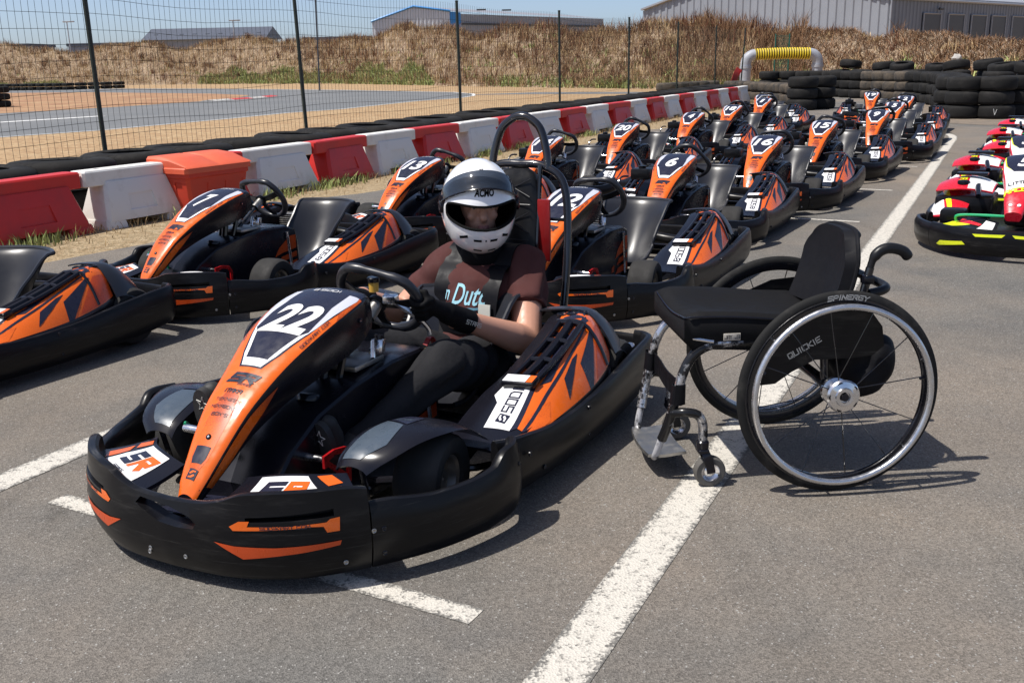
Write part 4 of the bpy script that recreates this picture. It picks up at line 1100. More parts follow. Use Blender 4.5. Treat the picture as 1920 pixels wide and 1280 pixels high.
bedges = [-2.35, -1.62, -.48, .50, 1.54, 2.70, 3.80, 4.92, 6.12, 7.45, 8.60, 9.82, 11.08, 12.30, 13.55, 14.75, 15.98, 17.2, 18.4, 19.6, 20.8, 22.0, 23.2, 24.6]
bedges = [-3.9, -2.75] + bedges[1:]
places = ['out of view, second beyond the left edge of the photo', 'out of view, just beyond the left edge of the photo', 'cut by the left edge of the photo', 'just left of the orange bin', 'mostly hidden behind the orange bin'] + [ORD[j] + ' along to the right of the orange bin' for j in range(30)]
for i in range(len(bedges)-1):
    a, b = bedges[i], bedges[i+1]; w = i % 2 == 1; nm = 'white' if w else 'red'
    p = BA + BD*((a+b)/2+.03) + BN*(.0 + rnd.uniform(-.015, .015))
    if i == 3: p -= BN*.05
    o = link('plastic_barrier', bmw if w else bmr); o.location = (p.x, p.y, .002)
    o.rotation_euler = (0, 0, math.atan2(BD.y, BD.x) + rnd.uniform(-.035, .035)); o.scale = ((b-a)/1.157*.995, 1, 1)
    if i == 3: o.rotation_euler.z -= .05
    tag(o, f'{nm} plastic track barrier {places[i]}', 'barrier', 'red and white barriers in a row')

# ------------------------------------------------------------ truck and car tyres
M['oldtyre'] = scuffed('weathered_tyre_rubber', (.014, .0135, .013), (.042, .039, .036), .8, 4, .5, .85, bump=.25, spec=.2)
M['dustytyre'] = scuffed('dusty_tyre_rubber', (.035, .032, .029), (.15, .115, .08), .9, 3, .42, .75, bump=.25)
def tyre_mesh(D, H, m, n=30):
    r = D/2; h = H/2; b = MB()
    b.lathe([(r*.56, -h*.86), (r*.60, -h*.98), (r*.72, -h), (r*.88, -h*.93), (r*.965, -h*.76), (r, -h*.5), (r*1.003, 0), (r, h*.5), (r*.965, h*.76), (r*.88, h*.93), (r*.72, h), (r*.60, h*.98), (r*.56, h*.86), (r*.60, h*.5), (r*.80, h*.2), (r*.80, -h*.2), (r*.60, -h*.5)], n, closed=True)
    return b.mesh('tyre', [m], 40)
tm_truck = tyre_mesh(.96, .262, 'oldtyre', 36); tm_car = tyre_mesh(.74, .275, 'oldtyre'); tm_dust = tyre_mesh(.74, .275, 'dustytyre'); tm_small = tyre_mesh(.64, .21, 'oldtyre')
def put_tyre(me, x, y, z, label, group, tilt=0., name='tyre'):
    o = link(name, me); o.location = (x, y, z); o.rotation_euler = (tilt*math.cos(x*7), tilt*math.sin(y*5), rnd.uniform(0, 6)); return tag(o, label, 'tyre', group)
s = -3.3
for i in range(34):
    for lv in range(2):
        p = BA + BD*(s + rnd.uniform(-.03, .03)) + BN*(.86 + rnd.uniform(-.04, .04))
        put_tyre(tm_truck, p.x, p.y, .133 + lv*.264, f"{'upper' if lv else 'lower'} truck tyre of the {ORD[i]} pair from the left behind the barriers",
                 'top course of tyres behind the barriers' if lv else 'bottom course of tyres behind the barriers', .03 if lv else 0)
    s += .86
def stack(x, y, n, me, H, label, group, jit=.02, lean=0.):
    for k_ in range(n):
        lab_ = label if '{' not in label else label.replace('{lv}', ['bottom', 'second', 'third', 'top'][k_] if n > 3 else (['bottom', 'middle', 'top'][k_] if n == 3 else ['lower', 'upper'][k_]))
        put_tyre(me, x + rnd.uniform(-jit, jit) + lean*k_, y + rnd.uniform(-jit, jit), H/2 + .004 + k_*(H+.002), lab_, group)
# round end stack at the right, then the wall running back and left
def wallpts(pts, step):
    P = [Vector((x, y, 0)) for x, y in pts]; out = []; acc = 0.; out.append(P[0].copy())
    for a, b in zip(P, P[1:]):
        d = (b-a).length; t = step-acc
        while t <= d: out.append(a + (b-a)*(t/d)); t += step
        acc = d-(t-step)
    return out
for i, p in enumerate(wallpts([(10.45, 21.05), (9.75, 20.55), (9.35, 20.95), (9.45, 21.7), (9.9, 22.6), (10.7, 24.6), (11.35, 26.6), (11.65, 28.6), (11.5, 30.6), (11.15, 32.8), (10.9, 34.9), (10.2, 36.2), (9.3, 36.6)], .70)):
    stack(p.x, p.y, 3, tm_car if i < 15 or i > 18 else tm_dust, .275, '{lv} tyre of the ' + ORD[i] + ' stack from the near end of the long tyre wall', 'tyres of the rounded wall end' if i < 4 else 'tyres of the long wall')
M['chalk'] = mat('white_chalk', (.55, .55, .53), .9)
for o_ in [o for o in col.objects if o.get('label') == 'bottom tyre of the second stack from the near end of the long tyre wall']:
    dv = Vector((-o_.location.x, -o_.location.y, 0)).normalized(); sd_ = Vector((-dv.y, dv.x, 0)); o_.rotation_euler = (0, 0, 0)
    q = MB()
    for a_, b_ in (((-.03, .07), (0, -.05)), ((0, -.05), (.035, .06))):
        q.tube([dv*(.374 - (abs(z_)*.02)) + sd_*x_ + Vector((0, 0, z_)) for x_, z_ in (a_, b_)], .006, 5)
    q.build('chalk_mark', 'chalk', o_)
for i, p in enumerate(wallpts([(12.5, 24.5), (12.9, 27), (13.0, 30), (12.6, 33), (12.0, 36)], 1.05)):
    if i % 3 != 1: put_tyre(tm_car, p.x, p.y, .98 + rnd.uniform(-.1, .05), 'topmost loose tyre of the ' + ORD[i] + ' pile behind the tyre wall', 'loose tyres on top of the wall', .16)
    put_tyre(tm_car, p.x+rnd.uniform(-.3, .3), p.y+.3, .70, 'loose tyre under the topmost one, ' + ORD[i] + ' pile behind the tyre wall', 'loose tyres on top of the wall', .08)
    stack(p.x, p.y, 2, tm_car, .275, '{lv} base tyre of the ' + ORD[i] + ' pile behind the tyre wall', 'tyres under the heap')
stack(12.6, 22.6, 4, tm_car, .275, '{lv} tyre of the tallest stack at the right edge of the photo', 'tall stack at the right edge')
stack(12.2, 22.0, 3, tm_car, .275, '{lv} tyre of the lower stack at the right edge of the photo', 'tall stack at the right edge')
stack(7.45, 25.75, 3, tm_small if False else tm_car, .27, '{lv} tyre of the front free-standing stack left of the wall', 'tyres of the free-standing stack'); stack(8.05, 26.25, 3, tm_car, .27, '{lv} tyre of the rear free-standing stack left of the wall', 'tyres of the free-standing stack')
for i, p in enumerate(wallpts([(8.1, 27.6), (8.3, 29.5), (8.2, 31.5), (8.0, 33.5), (7.8, 35.5)], .70)):
    stack(p.x, p.y, 2 if i > 5 else 2, tm_dust, .275, '{lv} dusty grey tyre, ' + ORD[i] + ' stack of the low wall by the barrier end', 'dusty tyres of the low wall')
for i, p in enumerate(wallpts([(5.4, 34.5), (6.4, 35.6), (7.3, 36.6)], .68)):
    stack(p.x, p.y, 2, tm_dust, .275, '{lv} dusty tyre of the ' + ORD[i] + ' stack beyond the wire fence', 'dusty tyres beyond the fence')
# tyre rows out on the circuit
for i, p in enumerate(wallpts([(-45.5, 89), (-36, 84), (-32.5, 86.5)], 1.0)):
    stack(p.x, p.y, 2, tm_truck, .28, '{lv} tyre of the ' + ORD[i] + ' stack in the row across the far circuit', 'tyres of the far row')
stack(-20.9, 42.2, 3, tm_truck, .28, '{lv} tyre of the nearer stack at the left edge of the circuit', 'tyres of the far left stack'); stack(-21.6, 43, 3, tm_truck, .28, '{lv} tyre of the farther stack at the left edge of the circuit', 'tyres of the far left stack')

# ------------------------------------------------------------ wire fence
M['fencegreen'] = mat('dark_green_fence_paint', (.018, .028, .020), .5, var=.2)
M['gategreen'] = mat('green_fence_paint', (.02, .10, .07), .5, var=.2)
posts = [(-5.97, 6.47), (-4.11, 10.35), (-2.64, 13.42), (-.78, 17.28), (1.1, 21.21), (2.99, 25.13), (4.78, 28.86), (6.64, 32.74), (8.19, 35.97)]
fe = empty('wire_fence', (*posts[0], 0)); tag(fe, 'tall dark green wire mesh fence between the tyres and the circuit', 'fence')
f0 = Vector((*posts[0], 0)); FH = 2.28
pm = MB(); pm.lathe([(.024, -.2), (.024, FH), (.027, FH), (.027, FH+.02), (.001, FH+.025)], 12); pme = pm.mesh('fence_post', ['fencegreen'])
for i, (x, y) in enumerate(posts):
    o = link('fence_post', pme, fe); o.location = Vector((x, y, 0)) - f0
    lean = [0, -.008, -.02, -.004, 0, .0, .008, .0, .05][i]
    o.rotation_euler = (0, lean, 0)
wv = []; wf = []
def wire(a, b, r):
    t = (b-a).normalized(); u = t.orthogonal().normalized(); v = t.cross(u); k_ = len(wv)
    for p in (a, b):
        for th in (0, 2.094, 4.189): wv.append(tuple(p + (u*math.cos(th)+v*math.sin(th))*r))
    for j in range(3): wf.append((k_+j, k_+(j+1) % 3, k_+3+(j+1) % 3, k_+3+j))
for (ax_, ay_), (bx_, by_) in zip(posts, posts[1:]):
    a = Vector((ax_, ay_, 0))-f0; b = Vector((bx_, by_, 0))-f0; Ln = (b-a).length; n = int(Ln/.078)
    off = BN*.028
    def bow(t, z): return off + BN*(.02*math.sin(t*3.14)*math.sin(z*1.7)) + Vector((0, 0, .022*math.sin(t*3.14*2+z)))
    for i in range(n):
        t = (i+.5)/n; base = a + (b-a)*t; px = None
        for z in (.03, .6, 1.2, 1.75, 2.24):
            p = base + bow(t, z) + Vector((0, 0, z)) + (b-a).normalized()*rnd.uniform(-.006, .006)
            if px is not None: wire(px, p, .0021)
            px = p
    z = .05
    while z < 2.26:
        px = None
        for i in range(9):
            t = i/8; p = a + (b-a)*t + bow(t, z) + Vector((0, 0, z + rnd.uniform(-.006, .006)))
            if px is not None: wire(px, p, .0024)
            px = p
        z += .148
me = bpy.data.meshes.new('wire_mesh'); me.from_pydata(wv, [], wf); me.materials.append(M['fencegreen']); me.update()
tag(link('wire_mesh', me, fe), kind='stuff')
# short green mesh gate beyond the arch
gt = empty('mesh_gate', (10.67, 41, 0)); tag(gt, 'short bright green mesh gate at the foot of the bank', 'gate')
for x in (0, .55):
    q = MB(); q.tube([(x, 0, 0), (x, 0, 2.2)], .03, 8); q.build('gate_post', 'gategreen', gt)
q = MB()
for i in range(12): q.tube([(.04+i*.043, 0, .1), (.04+i*.043, 0, 2.15)], .006, 4)
for i in range(14): q.tube([(0, 0, .15+i*.15), (.55, 0, .15+i*.15)], .006, 4)
tag(q.build('gate_mesh', 'gategreen', gt), kind='stuff')

# ------------------------------------------------------------ yellow duct arch
M['ductyellow'] = mat('yellow_duct', (.62, .46, .02), .5, var=.15); M['ductblack'] = mat('black_duct', (.015, .015, .015), .5)
M['pipegrey'] = scuffed('grey_pvc_pipe', (.36, .38, .42), (.24, .24, .25), .5, 3, .4, .8)
ar = empty('duct_arch', (9.06, 39, 0)); tag(ar, 'grey pipe arch wrapped in yellow and black ribbed duct above the tyres', 'arch')
W_ = 2.72
for x, s in ((0, 1), (W_, -1)):
    q = MB(); q.tube([(x, 0, 0), (x, 0, .75), (x, 0, 1.08)] + [(x + s*.34*(1-math.cos(a)), 0, 1.08 + .34*math.sin(a)) for a in lin(.2, math.pi/2, 6)], .20, 18, 0)
    q.tube([(x, 0, .92), (x, 0, 1.02)], .225, 18, 0); q.build('pipe', 'pipegrey', ar)
q = MB(); pts = []; rad = []
for i in range(22*6+1):
    t = i/(22*6); pts.append((.34 + (W_-.68)*t, 0, 1.42 + .02*math.sin(t*3.14))); rad.append(.20 + .022*math.cos(i/6*2*math.pi))
q.tube(pts, rad, 18, 0)
for j in range(len(q.f)-2):
    i = j//18; q.m[j] = 1 if (i % 6) in (2, 3) else 0
q.build('ribbed_duct', ['ductyellow', 'ductblack'], ar)
# rag on the last fence post
M['ragred'] = mat('red_cloth', (.42, .02, .02), .9)
q = MB(); q.strap(spl([(8.12, 35.85, .95), (8.0, 35.8, .75), (7.9, 35.8, .45), (7.75, 35.75, .2)], 4), .22, .02, (1, .2, .3)); tag(q.build('red_cloth', 'ragred'), 'red cloth hanging from the last fence post', 'cloth')

# ------------------------------------------------------------ orange grit bin
M['bin'] = scuffed('orange_grit_bin_plastic', (.60, .055, .026), (.52, .07, .04), .5, 3, .4, .8, bump=.08)
M['binlid'] = scuffed('sun_bleached_orange_lid', (.72, .13, .06), (.60, .085, .04), .5, 2.5, .4, .8, bump=.08)
gb = empty('grit_bin', (-2.86, 9.36, 0), math.atan2(BD.y, BD.x) - .10); gb.scale = (.86, .84, .88); tag(gb, 'orange plastic grit bin with a sloped lid in front of the barriers', 'bin')
q = MB()
def rr4(z, a, b, ch=.03): return [(-a+ch, -b, z), (a-ch, -b, z), (a, -b+ch, z), (a, b-ch, z), (a-ch, b, z), (-a+ch, b, z), (-a, b-ch, z), (-a, -b+ch, z)]
q.loft([rr4(0, .36, .23), rr4(.02, .365, .235), rr4(.40, .43, .28), rr4(.41, .445, .295), rr4(.45, .445, .295)])
me = q.mesh('bin_body', ['bin'], 30); cs = []
for s in (-1, 1):
    for x in (-.25, .0, .25):
        k_ = MB(); k_.loft([[(x-.09, s*.235, .05), (x+.09, s*.235, .05), (x+.10, s*.265, .34), (x-.10, s*.265, .34)], [(x-.09, s*.4, .05), (x+.09, s*.4, .05), (x+.10, s*.4, .34), (x-.10, s*.4, .34)]]); cs.append(k_.mesh('c', ['bin'], smooth=False))
    for y in (-.12, .12):
        k_ = MB(); k_.loft([[(s*.38, y-.05, .0), (s*.38, y+.05, .0), (s*.41, y+.055, .36), (s*.41, y-.055, .36)], [(s*.6, y-.05, .0), (s*.6, y+.05, .0), (s*.6, y+.055, .36), (s*.6, y-.055, .36)]]); cs.append(k_.mesh('c', ['bin'], smooth=False))
me = booled(me, cs, 'bin_body')
if len(me.materials) == 0: me.materials.append(M['bin'])
link('bin_body', me, gb)
q = MB()
q.loft([rr4(.452, .465, .315), rr4(.50, .465, .315), rr4(.515, .45, .30)])
pr = [(-.315, .505), (-.29, .525), (-.05, .60), (.18, .62), (.30, .615), (.31, .505)]
q.loft([[Vector((x, y, .505+(z-.505)*f)) for y, z in pr] for x, f in ((-.455, .75), (-.43, 1), (-.02, 1), (-.01, .9), (.03, .9), (.04, 1.), (.43, 1), (.455, .75))])
q.build('bin_lid', 'binlid', gb, angle=30)

# ------------------------------------------------------------ buildings behind the bank
def clad(name, c, pitch, horiz=False):
    m, N, L, P = nodes_of(name); P.inputs['Base Color'].default_value = (*c, 1); P.inputs['Roughness'].default_value = .5
    tc = N.new('ShaderNodeTexCoord'); n = N.new('ShaderNodeTexNoise'); n.inputs['Scale'].default_value = .6; L.new(tc.outputs['Object'], n.inputs['Vector'])
    mx = N.new('ShaderNodeMix'); mx.data_type = 'RGBA'; mx.inputs[6].default_value = tuple(v*.85 for v in c)+(1,); mx.inputs[7].default_value = tuple(min(1, v*1.1) for v in c)+(1,)
    L.new(n.outputs['Fac'], mx.inputs[0]); L.new(mx.outputs[2], P.inputs['Base Color']); return m
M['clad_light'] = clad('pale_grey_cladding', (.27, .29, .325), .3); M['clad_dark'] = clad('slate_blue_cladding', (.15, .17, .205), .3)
M['clad_cream'] = clad('off_white_cladding', (.55, .58, .62), .3); M['roof_grey'] = clad('grey_roof_sheet', (.30, .31, .34), .3); M['roof_dark'] = clad('dark_slate_roof', (.085, .095, .12), .3)
M['trim_blue'] = mat('bright_blue_trim', (.03, .22, .55), .4); M['door_dark'] = mat('dark_roller_door', (.03, .033, .04), .5); M['trim_dark'] = mat('dark_roof_trim', (.05, .055, .065), .5)
M['concrete'] = mat('weathered_concrete', (.42, .40, .37), .9, bump=.2)
def ribbed_wall(mb, a, b, z0, ztop, pitch, depth, mat=0):
    """trapezoidal sheet cladding between two ground points; ztop(t) gives the top edge"""
    a = Vector((*a, 0)); b = Vector((*b, 0)); Ln = (b-a).length; t = (b-a).normalized(); n = Vector((t.y, -t.x, 0)); k_ = int(Ln/pitch); V = []; 
    for i in range(k_):
        for f, d in ((0, 0), (.5, 0), (.62, depth), (.88, depth)):
            s_ = (i+f)/k_; p = a + (b-a)*s_ + n*d
            V += [p + Vector((0, 0, z0)), p + Vector((0, 0, ztop(s_)))]
    V += [b + Vector((0, 0, z0)), b + Vector((0, 0, ztop(1)))]
    mb.add(V, [(2*i, 2*i+2, 2*i+3, 2*i+1) for i in range(len(V)//2-1)], mat)
# right: large grey shed, gable end to the left of its corner, slate side to the right
bd = empty('warehouse', (22.8, 62, 0)); tag(bd, 'large grey warehouse with ribbed gable and dark side above the right bank', 'building')
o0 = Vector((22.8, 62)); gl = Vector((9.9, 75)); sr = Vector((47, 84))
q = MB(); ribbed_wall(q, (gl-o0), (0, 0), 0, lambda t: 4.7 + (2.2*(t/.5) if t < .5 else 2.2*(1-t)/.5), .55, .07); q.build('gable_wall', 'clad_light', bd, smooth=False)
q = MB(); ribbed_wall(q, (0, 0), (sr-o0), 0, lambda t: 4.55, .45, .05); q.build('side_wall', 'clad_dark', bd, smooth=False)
gm = (gl-o0)/2; ax2 = (sr-o0)
V = [Vector((0, 0, 4.6)), Vector((gm.x, gm.y, 6.95)), Vector((gl.x-o0.x, gl.y-o0.y, 4.75))]
ov = Vector((ax2.x, ax2.y, 0)).normalized()*-.25
q = MB(); A3 = [p+ov for p in V]; B3 = [p + Vector((ax2.x, ax2.y, 0)) for p in V]; up = Vector((0, 0, .12))
q.add(A3+B3+[p+up for p in A3+B3], [(0, 1, 4, 3), (1, 2, 5, 4), (6, 9, 10, 7), (7, 10, 11, 8), (0, 6, 7, 1), (1, 7, 8, 2), (0, 3, 9, 6), (2, 8, 11, 5), (3, 4, 10, 9), (4, 5, 11, 10)]); q.build('roof', 'roof_grey', bd, smooth=False)
t_ = ax2.normalized(); nn_ = Vector((t_.y, -t_.x))
for s_ in (4.2, 7.6, 11.0, 14.2, 17.6):
    p = t_*s_; e = p + t_*2.3; f = MB(); d0 = nn_*.12
    f.add([(p.x+d0.x, p.y+d0.y, 0), (e.x+d0.x, e.y+d0.y, 0), (e.x+d0.x, e.y+d0.y, 3.72), (p.x+d0.x, p.y+d0.y, 3.72)], [(0, 1, 2, 3)]); dr = f.build('loading_door', 'door_dark', bd, smooth=False)
    f = MB()
    for a_, b_ in (((p.x, p.y, 3.76), (e.x, e.y, 3.76)), ((p.x, p.y, 0), (p.x, p.y, 3.76)), ((e.x, e.y, 0), (e.x, e.y, 3.76))):
        f.tube([Vector(a_)+Vector((d0.x, d0.y, 0)), Vector(b_)+Vector((d0.x, d0.y, 0))], .05, 4)
    f.build('door_frame', 'clad_light', dr)
q = MB(); q.tube([(nn_.x*.1, nn_.y*.1, 0), (nn_.x*.1, nn_.y*.1, 4.6)], .07, 6); q.tube([(nn_.x*.15, nn_.y*.15, 4.55), (ax2.x+nn_.x*.15, ax2.y+nn_.y*.15, 4.55)], .09, 6); q.build('gutter', 'clad_light', bd)
q = MB(); p = t_*6.1 + nn_*.3; q.box((p.x, p.y, 4.05), (.3, .25, .15), bev=.03); q.build('wall_lamp', 'trim_dark', bd)
# middle: white shed with blue trim
b2 = empty('factory_shed', (-14, 110, 0)); tag(b2, 'pale factory shed with bright blue corner and roof trim beyond the fence', 'building')
q = MB(); ribbed_wall(q, (0, 0), (8.2, 0), 0, lambda t: 5.8+1.45*(t/.54 if t < .54 else 1) - (.55*(t-.54)/.46 if t > .54 else 0), .4, .05); q.build('gable_wall', 'clad_cream', b2, smooth=False)
q = MB(); q.add([(8.2, 0, 0), (9.35, .3, 0), (9.35, .3, 6.6), (8.2, -.02, 6.7)], [(0, 1, 2, 3)]); q.build('blue_corner', 'trim_blue', b2, smooth=False)
q = MB(); q.tube([(-.1, -.1, 5.85), (4.43, -.1, 7.3), (8.3, -.1, 6.75)], .11, 4); q.build('roof_trim', 'trim_blue', b2)
q = MB(); q.add([(4.43, 0, 7.3), (8.3, 0, 6.75), (25.5, 12, 6.15), (21, 14, 6.75)], [(0, 1, 2, 3)]); q.build('roof', 'roof_grey', b2, smooth=False)
q = MB(); ribbed_wall(q, (9.35, .3), (25.5, 12), 0, lambda t: 6.45-.35*t, .6, .05); q.build('side_wall', 'clad_light', b2, smooth=False)
q = MB(); q.add([(9.4, .1, 5.35), (25.5, 11.8, 5.15), (25.5, 11.8, 5.35), (9.4, .1, 5.55)], [(0, 1, 2, 3)]); q.build('canopy_edge', 'trim_dark', b2, smooth=False)
q = MB()
for x, y in ((11.5, 1.9), (14.2, 3.7)): q.box((x, y, 6.9), (1., .8, .12))
q.build('roof_light', 'trim_dark', b2)
# left: long slate-roofed hall
b3 = empty('long_hall', (-48.5, 140, 0)); tag(b3, 'long low hall with dark slate roof on the left horizon', 'building')
q = MB(); q.box((8, 5, 2.7), (15.5, 9.5, 5.4)); q.build('wall', 'clad_light', b3, smooth=False)
q = MB(); q.loft([[Vector((x, y, z)) for y, z in ((-.3, 5.35), (4.5, 6.95), (10.3, 5.35))] for x in (-.4, 16.4)]); q.build('roof', 'roof_dark', b3, smooth=False)
q = MB(); q.add([(-.42, -.1, 0), (-.42, 9.9, 0), (-.42, 9.9, 5.3), (-.42, 4.5, 6.75), (-.42, -.1, 5.3)], [(0, 1, 2, 3, 4)]); q.build('gable', 'clad_cream', b3, smooth=False)
q = MB()
for i in range(9): q.box((1+i*1.75, 2.2, 6.1), (.5, .9, .08), X=None)
q.build('roof_light', 'clad_light', b3, smooth=False)
for nm, x, y, w, hh, lab, mt in (('flat_roof_unit', -74, 140, 9.8, 5.3, 'flat roofed white unit at the far left horizon', 'clad_cream'), ('flat_roof_unit', -63, 150, 27, 5.45, 'long flat grey unit on the horizon left of the hall', 'clad_light'), ('flat_roof_unit', -29, 150, 20, 5.6, 'low grey unit on the horizon between hall and factory', 'clad_cream')):
    e = empty(nm, (x, y, 0)); tag(e, lab, 'building'); q = MB(); q.box((w/2, 4, hh/2-.2), (w, 8, hh-.4)); q.build('wall', mt, e, smooth=False)
    q = MB(); q.box((w/2, 4, hh-.22), (w+.4, 8.4, .4)); q.build('roof_edge', 'roof_dark', e, smooth=False)
M['galv'] = mat('galvanised_pole', (.45, .46, .47), .4, .5)
for x, y, hh, lab, mt in ((-50.2, 120, 7.0, 'slim street light far off at left', 'galv'), (-31.2, 120, 6.75, 'slim street light behind the long hall', 'galv')):
    e = empty('street_light', (x, y, 0)); tag(e, lab, 'street light', 'street lights on the horizon')
    q = MB(); q.tube([(0, 0, 0), (0, 0, hh)], .06, 6); q.build('pole', mt, e); q = MB(); q.box((.2, 0, hh), (1.3, .3, .14), bev=.04); q.build('lamp_head', mt, e)
q = MB(); q.tube([(-10.9, 60, 0), (-10.75, 60, 6.5)], .05, 6); tag(q.build('tall_pole', 'trim_dark'), 'thin dark pole rising above the bank at left', 'pole')
for x, y, z, r, lab in ((14.6, 33.4, 1.15, .16, 'pale concrete lump lying on the bank above the tyre wall'), (17.0, 33, 2.0, .3, 'flat pale stone near the top of the right bank')):
    bm = bmesh.new(); bmesh.ops.create_icosphere(bm, subdivisions=2, radius=r)
    for v in bm.verts: v.co *= 1 + .18*math.sin(v.co.x*31+v.co.y*17+v.co.z*23); v.co.z *= .9 if r < .2 else .45
    me = bpy.data.meshes.new('stone'); bm.to_mesh(me); bm.free(); me.materials.append(M['concrete']); o = link('stone', me); o.location = (x, y, z); tag(o, lab, 'stone')
# ------------------------------------------------------------ the parked karts
base = build_sr_kart()
KY = KART_YAW
fv = Vector((math.cos(KY), math.sin(KY), 0))
def put(k, top, yaw=0.):
    y = KY + R(yaw); f = Vector((math.cos(y), math.sin(y), 0))
    k.location = (top[0] + .19*f.x, top[1] + .19*f.y, .004); k.rotation_euler = (0, 0, y)
karts = [('12', (.40, 5.51), 0, 'empty kart close behind the driver beside the red headrest plate'), ('6', (1.27, 7.42), 0, 'empty kart in the second right hand row above the wheelchair cushion'), ('16', (2.34, 9.05), 0, 'empty kart third back in the right hand file'), ('15', (3.48, 11.08), 0, 'empty kart midway down the right hand file beside the white line'),
         ('9', (4.75, 12.99), 0, 'empty kart fourth from the far end of the right hand file'), ('5', (5.8, 15.21), 0, 'empty kart overlapping the one before it near the curve of the white line'), ('2', (6.8, 17.4), 0, 'last but one kart of the right hand file'), ('19', (7.0, 19.6), 4, 'furthest kart of the right hand file before the tyre wall'),
         ('7', (-1.61, 5.81), -5, 'empty kart in front of the orange grit bin'), ('13', (-.59, 7.62), -3, 'empty kart left of the white helmet'), ('14', (.42, 9.6), 0, 'empty kart seen right of the roll hoop'), ('20', (1.37, 11.4), 0, 'empty kart fourth in the left hand file beside the barriers'),
         ('4', (2.5, 13.48), 0, 'empty kart beside the white barrier in the middle of the left file'), ('18', (3.42, 15.33), 0, 'empty kart third from the far end of the left file'), ('1', (4.51, 17.84), 0, 'empty kart beside the free-standing tyre stack'), ('8', (4.9, 19.5), 0, 'furthest kart of the left file, nearly hidden')]
for num, top, yaw, lab in karts:
    k = copy_tree(base, None, ('front_mudguard', 'mudguard_stay')); put(k, top, yaw + rnd.uniform(-1.6, 1.6))
    nf = [c for c in k.children if c.name.startswith('nose_fairing')][0]
    number_on_nose(num, nf)
    sw = [c for c in k.children if c.name.startswith('steering_wheel')][0]      # wheels left at different angles
    ax_s = Vector((-.835, 0, .55)); cs_s = Vector((-.45, 0, .535))
    sw.matrix_local = Matrix.Translation(cs_s) @ Matrix.Rotation(rnd.uniform(-.7, .9), 4, ax_s) @ Matrix.Translation(-cs_s)
    tag(k, f'{lab}, number {num}', 'go kart', 'orange karts parked in two files')
k = copy_tree(base, None, ('front_mudguard', 'mudguard_stay')); put(k, (-2.78, 4.14), 0)
tag(k, 'orange and black kart cut off by the left edge, only its rear in view', 'go kart', 'orange karts parked in two files')
# the driver's kart
hero = base
hero.name = 'driver_kart'; hero.location = (-.636, 2.854, .004); hero.rotation_euler = (0, 0, KY)
tag(hero, 'orange and black kart number 22 with roll hoop, carrying the driver', 'go kart')
number_on_nose('22', [c for c in hero.children if c.name.startswith('nose_fairing')][0])
# ------------------------------------------------------------ roll hoop, headrest and harness on the driver's kart
SY = .03                                               # seat sits left of centre
q = MB(); hx = -1.42
def rb(x, y, z): return (x, y + .055, z)
low = spl([rb(-1.26, -.23, .12), rb(-1.33, -.235, .40), rb(-1.385, -.225, .66), rb(-1.415, -.19, .82), rb(-1.42, -.10, .878), rb(-1.42, 0, .884), rb(-1.42, .10, .878), rb(-1.415, .19, .82), rb(-1.385, .225, .66), rb(-1.33, .235, .40), rb(-1.26, .23, .12)], 6)
q.tube(low, .0165, 12)
top = spl([rb(-1.418, -.125, .865), rb(-1.425, -.118, .93), rb(-1.435, -.088, 1.02), rb(-1.44, -.04, 1.062), rb(-1.44, 0, 1.072), rb(-1.44, .04, 1.062), rb(-1.435, .088, 1.02), rb(-1.425, .118, .93), rb(-1.418, .125, .865)], 6)
q.tube(top, .0165, 12)
for s in (-1, 1):
    q.tube([rb(-1.40, s*.10, .88), rb(-1.36, s*.10, .60), rb(-1.30, s*.10, .2)], .010, 8)
    q.tube([rb(-1.385, s*.10, .67), rb(-1.385, s*.225, .67)], .007, 8)
q.build('roll_hoop', 'blackpaint', hero)
for s in (-1, 1): MB().box((-1.37, .055+s*.128, .625), (.012, .055, .25), 0, None, .003).build('headrest_plate', 'redpaint', hero)
q = MB(); n_ = 15
def hr(z, y): return Vector((-1.335 - .07*(z-.45)/.43 + .02*(y/.1)**4, .055+y, z))
rings = []
for z, w in ((.45, .075), (.47, .092), (.55, .098), (.65, .098), (.75, .096), (.82, .09), (.85, .075), (.868, .04)):
    c = hr(z, 0); rings.append([c + Vector((.028, -w*.8, 0)), c + Vector((.034, 0, 0)), c + Vector((.028, w*.8, 0)), c + Vector((.012, w, 0)), c + Vector((-.02, w*.95, 0)), c + Vector((-.02, -w*.95, 0)), c + Vector((.012, -w, 0))])
q.loft(rings); hp = q.build('headrest_pad', 'padvinyl', hero, angle=50)
q = MB()
for (y0, z0), (y1, z1) in (((-.075, .83), (.075, .76)), ((.075, .83), (-.075, .76)), ((-.075, .70), (.075, .62)), ((.075, .70), (-.075, .62)), ((-.075, .56), (.075, .50)), ((.075, .56), (-.075, .50)), ((-.08, .73), (.08, .73)), ((-.08, .59), (.08, .59))):
    q.tube([hr(z0, y0)+Vector((.030, 0, 0)), hr((z0+z1)/2, (y0+y1)/2)+Vector((.0345, 0, 0)), hr(z1, y1)+Vector((.030, 0, 0))], .0022, 5)
q.build('pad_seam', 'seat', hp)

